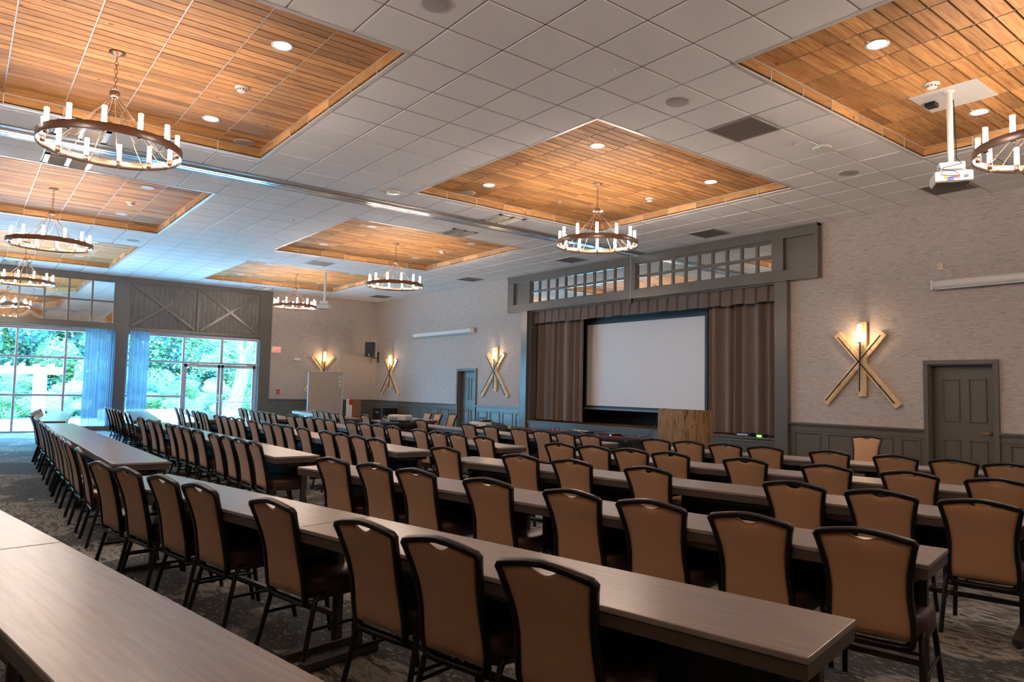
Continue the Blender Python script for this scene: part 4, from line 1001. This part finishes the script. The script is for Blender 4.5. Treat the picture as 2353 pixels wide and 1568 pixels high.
# tabletop projectors
def projector(x, y, z, rz, lab, s_=1):
    o = thing('projector', lab, 'projector', (x, y, z), rz)
    MB().box(-.25*s_, .25*s_, -.18*s_, .18*s_, .02, .16*s_).build('body', WHITE, o, bevel=.025, seg=3)
    MB().box(-.2*s_, .2*s_, -.14*s_, .14*s_, .0, .022).build('base', BLACKM, o)
    mb = MB()
    for k in range(8): mb.box(.252*s_, .256*s_, -.12*s_+k*.03*s_, -.105*s_+k*.03*s_, .05*s_, .12*s_)
    mb.build('side_vent', ALU, o)
    mb = MB()
    for k in range(4): mb.box(-.18*s_+k*.06*s_, -.15*s_+k*.06*s_, -.184*s_, -.18*s_, .06*s_, .09*s_)
    mb.build('ports', BLACKM, o)
    return o
# round skirted stand with projector
SKX, SKY = -12.62, 7.05
o = thing('skirted_stand', 'round stand with pleated brown skirt carrying a white projector', 'stand', (SKX, SKY, 0))
vs = []; fs = []; n = 120
for zz, R0 in ((.02, .43), (.4, .42), (.70, .40), (.705, .405)):
    for k in range(n):
        a_ = 2*PI*k/n; R_ = R0+.014*math.sin(k*PI*.5) if zz < .70 else R0; vs.append((R_*math.cos(a_), R_*math.sin(a_), zz))
for i in range(3):
    for k in range(n): fs.append((i*n+k, i*n+(k+1) % n, (i+1)*n+(k+1) % n, (i+1)*n+k))
MB().add(vs, fs, True).build('skirt', BSKIRT, o)
MB().lathe([(0, .78), (.42, .78), (.425, .775), (.425, .705), (.40, .70)], n=60).build('table_top', BDRAPE, o)
projector(SKX-.05, SKY, .80, .5, 'large white projector sitting on the round skirted stand', .82)
MB_ = MB().box(-.3, .3, -.2, .2, 0, .02).build('projector_tray', BLACKM, loc=(SKX-.03, SKY, .78)); tag(MB_, 'thin black board under the projector on the skirted stand', 'board')
projector(-11.15, 7.95, .745+.0, .45, 'white projector on the fifth row table with a cable coil', .72)
draped(-11.75, -10.55, 7.80, 8.16, .735, 'dark narrow stand under the right tabletop projector')
o = MB().box(-.15, .15, -.1, .1, 0, .035).build('remote_caddy', BLACKM, loc=(-11.12, 7.98, .745+.117)); tag(o, 'black box with cable lying on the right tabletop projector', 'box')
MB().tube([(.1*math.cos(k*.6), .07*math.sin(k*.6), .04+.004*k) for k in range(14)], .005, 5).build('cable_coil', BLACKM, o)
# lectern
o = thing('lectern', 'wide curved lectern faced with brown bark-like wood before the stage', 'lectern', (-8.10, 10.35, 0), 0)
poly = []
for k in range(25):
    a_ = PI+PI*k/24; c, s_ = math.cos(a_), math.sin(a_); e = 2.4
    poly.append((.52*abs(c)**(2/e)*(1 if c > 0 else -1), .50*abs(s_)**(2/e)*(1 if s_ > 0 else -1)))
n = len(poly); vs = []; fs = []; nz = 20
for k in range(nz+1):
    z = 1.20*k/nz
    for i, (x, y) in enumerate(poly): 
        rr_ = 1+.006*math.sin(i*5.1+k*.2); vs.append((x*rr_, y*rr_, z))
for k in range(nz):
    for i in range(n-1): fs.append((k*n+i, k*n+i+1, (k+1)*n+i+1, (k+1)*n+i))
MB().add(vs, fs, True).build('bark_front', BARK, o)
MB().box(-.50, .50, -.02, .0, 0, 1.19).build('back_panel', EDGE, o)
MB().prism([(x*.97, y*.97) for x, y in poly], 1.10, 1.13).build('top_shelf', EDGE, o)
o = MB().tube(smooth([(-.02, 0, -.02), (.05, 0, .02), (.0, -.02, -.3), (-.1, -.2, -.6), (-.5, -.9, -.42), (-.6, -1.2, -.44)], 3), .006, 5).build('microphone_cable', BLACKM, loc=(-8.62, 10.1, 1.20)); tag(o, 'thin black cable hanging from the lectern to the draped table', 'cable')
o = MB().add([(-.05, -.02, .004), (.04, -.03, .006), (.05, .03, .012), (-.03, .03, .004)], [(0, 1, 2, 3)]).add([(-.05, -.02, .002), (.04, -.03, .002), (.05, .03, .002), (-.03, .03, .002)], [(3, 2, 1, 0)]).build('paper_scrap', WHITE, loc=(-10.69, .80, 0)); tag(o, 'small white paper scrap lying on the carpet at left', 'paper')
# ------------------------------------------------------------------ outside
GZ = 0.0
o = MB().box(-75, XW-.3, -40, 60, -.42, -.30).build('lawn', GRASS); tag(o, 'green lawn beyond the terrace outside the windows', 'lawn', kind='stuff')
o = struct(MB().box(-34.5, XW-.24, -12, 22, -.3, -.03).build('terrace', PATIO)); tag(o, 'pale concrete terrace outside the windows', 'terrace')
o = struct(MB().box(-30.6, -30.2, 4.2, 7.4, -.03, .42).build('garden_wall', STONE)); tag(o, 'low pale stone wall outside the double doors', 'garden wall')
pg = thing('pergola', 'white pergola with thick post on the terrace outside', 'pergola', (-30, 2.28, -.03))
MB().box(-.21, .21, -.19, .19, 0, 1.72).build('post', PWHITE, pg, bevel=.01)
def beam(y0, y1, x, z0, z1):
    mb = MB(); mb.box(x-.05, x+.05, y0, y1-.2, z0, z1)
    
    zc = (z0+z1)/2; R_ = (z1-z0)/2; poly = [(y1-.2+R_*.9*math.cos(a_/8*PI-PI/2), zc+R_*math.sin(a_/8*PI-PI/2)) for a_ in range(9)]; n_ = len(poly)
    mb.add([(x-.05, p, q) for p, q in poly]+[(x+.05, p, q) for p, q in poly], [(i, (i+1) % n_, n_+(i+1) % n_, n_+i) for i in range(n_)]+[tuple(reversed(range(n_))), tuple(range(n_, 2*n_))]); return mb
for x in (-.2, .2): beam(-5.5, .78, x, 1.70, 1.96).build('beam', PWHITE, pg)
mb = MB()
for k in range(14): mb.box(-1.2, 1.2, -5.2+k*.42, -5.15+k*.42, 1.96, 2.06)
mb.build('rafters', PWHITE, pg); MB().box(-.2, .2, -5.5, -5.1, 0, 1.72).build('post', PWHITE, pg)
def foliage(seed, n, rx, rz, leaf):
    rnd = random.Random(seed); vs = []; fs = []
    blobs = [(rnd.gauss(0, .45)*rx, rnd.gauss(0, .45)*rx, rnd.uniform(-.85, .8)*rz, rnd.uniform(.25, .5)*rx) for _ in range(26)]
    for i in range(n):
        bx, by, bz, br = rnd.choice(blobs)
        d = Vector((rnd.gauss(0, 1), rnd.gauss(0, 1), rnd.gauss(0, .55))).normalized()*br*rnd.uniform(.75, 1.05)
        p = Vector((bx, by, bz))+d; s_ = leaf*rnd.uniform(.6, 1.4)
        a = Vector((rnd.gauss(0, 1), rnd.gauss(0, 1), rnd.gauss(0, .5))).normalized(); b = a.cross(Vector((rnd.gauss(0, 1), rnd.gauss(0, 1), rnd.gauss(0, 1)))).normalized()
        k = len(vs); vs += [p-a*s_, p-b*s_*.45, p+a*s_, p+b*s_*.45]; fs.append((k, k+1, k+2, k+3))
    me = bpy.data.meshes.new('foliage'); me.from_pydata([tuple(q) for q in vs], [], fs); return me
FOL = [foliage(11, 26000, 2.4, 3.4, .095), foliage(12, 26000, 2.6, 3.6, .09), foliage(13, 22000, 2.2, 3.0, .08)]
for q, mt in zip(FOL, LEAF): q.materials.append(mt)
def tree(x, y, k, sc, zc, lab, trunk=True):
    o = thing('tree', lab, 'tree', (x, y, -.3), random.uniform(0, 6), 'trees beyond the terrace')
    f = bpy.data.objects.new('crown', FOL[k]); COL.objects.link(f); f.parent = o; f.location = (0, 0, zc); f.scale = (sc, sc, sc)
    MB().tube([(0, 0, 0), (.1, .05, zc*.6), (0, 0, zc+1.2)], [.16, .12, .05], 8).build('trunk', TRUNK, o)
side = ['far left', 'left', 'centre left', 'centre', 'centre right', 'right', 'far right']
spots = [(-37.5, -4, 0), (-36.8, -.3, 1), (-37.2, 2.6, 0), (-36.6, 5.4, 1), (-37.4, 8.2, 0), (-38, 11.2, 1), (-38.5, 14.5, 0),
         (-41, -2, 1), (-41.5, 2, 2), (-41, 5.8, 0), (-41.5, 9.8, 1), (-42, 13.5, 2), (-42.5, 17.5, 0)]
for i, (x, y, k) in enumerate(spots):
    tree(x, y, k, 1.0, 2.9 if i < 7 else 5.0, 'leafy tree outside the windows, number %s from the left in the %s line' % (ordn[i].replace('leftmost', 'first') if i < 7 else ordn[i-7].replace('leftmost', 'first'), 'front' if i < 7 else 'back'))
for i, (x, y, k) in enumerate([(-46, -4, 0), (-46, 2, 1), (-46.5, 8, 0), (-47, 14, 1), (-47.5, 20, 0)]):
    tree(x, y, k, 1.7, 6.0, 'tall tree in the last line beyond the garden, %s from left' % ordn[i].replace('leftmost', 'first'))
def bush(x, y, k, sc, lab, h=.85):
    o = bpy.data.objects.new('bush', FOL[k]); COL.objects.link(o); o.location = (x, y, h); o.scale = (sc, sc, sc*.6); o.rotation_euler = (0, 0, x+y); tag(o, lab, 'bush', 'bushes beyond the terrace')
for i, (x, y, k, sc, lab) in enumerate([(-33.8, -.5, 0, .5, 'blue-green bush left of the pergola post'), (-33.6, 1.6, 1, .45, 'green bush behind the pergola post'), (-33.2, 3.4, 2, .35, 'pale flowering bush right of the pergola post'),
        (-33.4, 5.2, 0, .5, 'blue-green bush behind the low stone wall'), (-33.6, 7.3, 1, .5, 'green bush seen through the left glass door'), (-33.2, 9.0, 2, .45, 'pale bush seen through the right glass door'), (-33.6, 11.2, 1, .55, 'green bush at the right edge of the double doors')]): bush(x, y, k, sc, lab)
o = thing('large_tree', 'thick pale trunk with bare forks outside the right glass door', 'tree', (-31.8, 9.35, -.3))
MB().tube([(0, -.1, 0), (0, .15, .8), (0, .38, 1.7), (0, .5, 2.6), (0, .45, 3.2)], [.38, .31, .28, .27, .26], 14).build('trunk', TRUNK, o)
MB().tube([(0, .4, 2.8), (0, .25, 3.6), (0, .15, 4.6), (0, .1, 6)], [.2, .17, .15, .1], 10).build('fork', TRUNK, o); MB().tube([(0, .5, 2.8), (.1, .75, 3.6), (.1, .85, 4.6), (0, .9, 6)], [.2, .15, .12, .1], 10).build('fork', TRUNK, o)
rnd = random.Random(4)
mb = MB()
for k in range(14):
    z = rnd.uniform(2.3, 4.6); sd_ = rnd.choice((-1, -1, 1)); p = Vector((0, .4, z)); pts = [p]
    for j in range(4): p = p+Vector((rnd.uniform(-.2, .4), sd_*rnd.uniform(.3, .7), rnd.uniform(-.12, .28))); pts.append(p)
    mb.tube(pts, [.035, .025, .018, .012, .006], 5)
mb.build('bare_branches', TRUNK, o)
f = bpy.data.objects.new('crown', FOL[1]); COL.objects.link(f); f.parent = o; f.location = (-1.5, 1.2, 4.2); f.scale = (.6, .6, .5)
for k, (y, z, x) in enumerate([(4.75, 2.88, -26), (4.95, 2.9, -26), (5.12, 2.9, -26), (5.25, 2.9, -26), (5.33, 2.9, -26), (5.55, 2.86, -26), (6.15, 2.78, -26), (6.3, 2.52, -26), (6.42, 2.33, -26), (6.58, 2.16, -26), (1.62, 2.95, -26), (2.75, 2.97, -26)]):
    o = MB().lathe([(.0, 0), (.022, -.0), (.022, -.05), (0, -.05)], n=10).build('string_bulb', BLACKM, loc=(x, y, z)); tag(o, 'hanging string-light bulb outside, %s from the %s' % (ordn[k].replace('leftmost', 'first') if k < 10 else ['first', 'second'][k-10], 'left of the double-door bay' if k < 10 else 'left of the mirror-topped bay'), 'string light', 'string lights outside')
    MB().lathe([(.012, -.05), (.032, -.08), (.03, -.11), (0, -.13)], n=12).build('glass_bulb', PWHITE, o)
    MB().tube([(0, 0, 0), (0, 0, 3.10-z)], .003, 4).build('wire', BLACKM, o)
o = MB().tube([(-26, -3, 3.1), (-26, 3.0, 3.1), (-26, 9, 3.1)], .006, 5).tube([(-26, 9, 3.1), (XW-.32, 9.6, 3.4)], .006, 5).tube([(-26, -3, 3.1), (XW-.32, -3.4, 3.4)], .006, 5).build('string_light_cable', BLACKM); tag(o, 'thin black cable carrying the string-light bulbs outside the windows', 'cable')
MB().tube([(XW-.34, 9.6, 3.4), (XW-.251, 9.6, 3.4)], .015, 6).build('anchor_hook', BLACKM, o)
# ------------------------------------------------------------------ daylight portals in the window bays
for (a, b) in (BAYA, BAYB):
    ld = bpy.data.lights.new('window_portal', 'AREA'); ld.shape = 'RECTANGLE'; ld.size = b-a; ld.size_y = WZ; ld.cycles.is_portal = True
    o = bpy.data.objects.new('window_portal', ld); COL.objects.link(o); o.location = (XW-.27, (a+b)/2, WZ/2); o.rotation_euler = Vector((1, 0, 0)).to_track_quat('-Z', 'Z').to_euler()
bpy.context.view_layer.update()
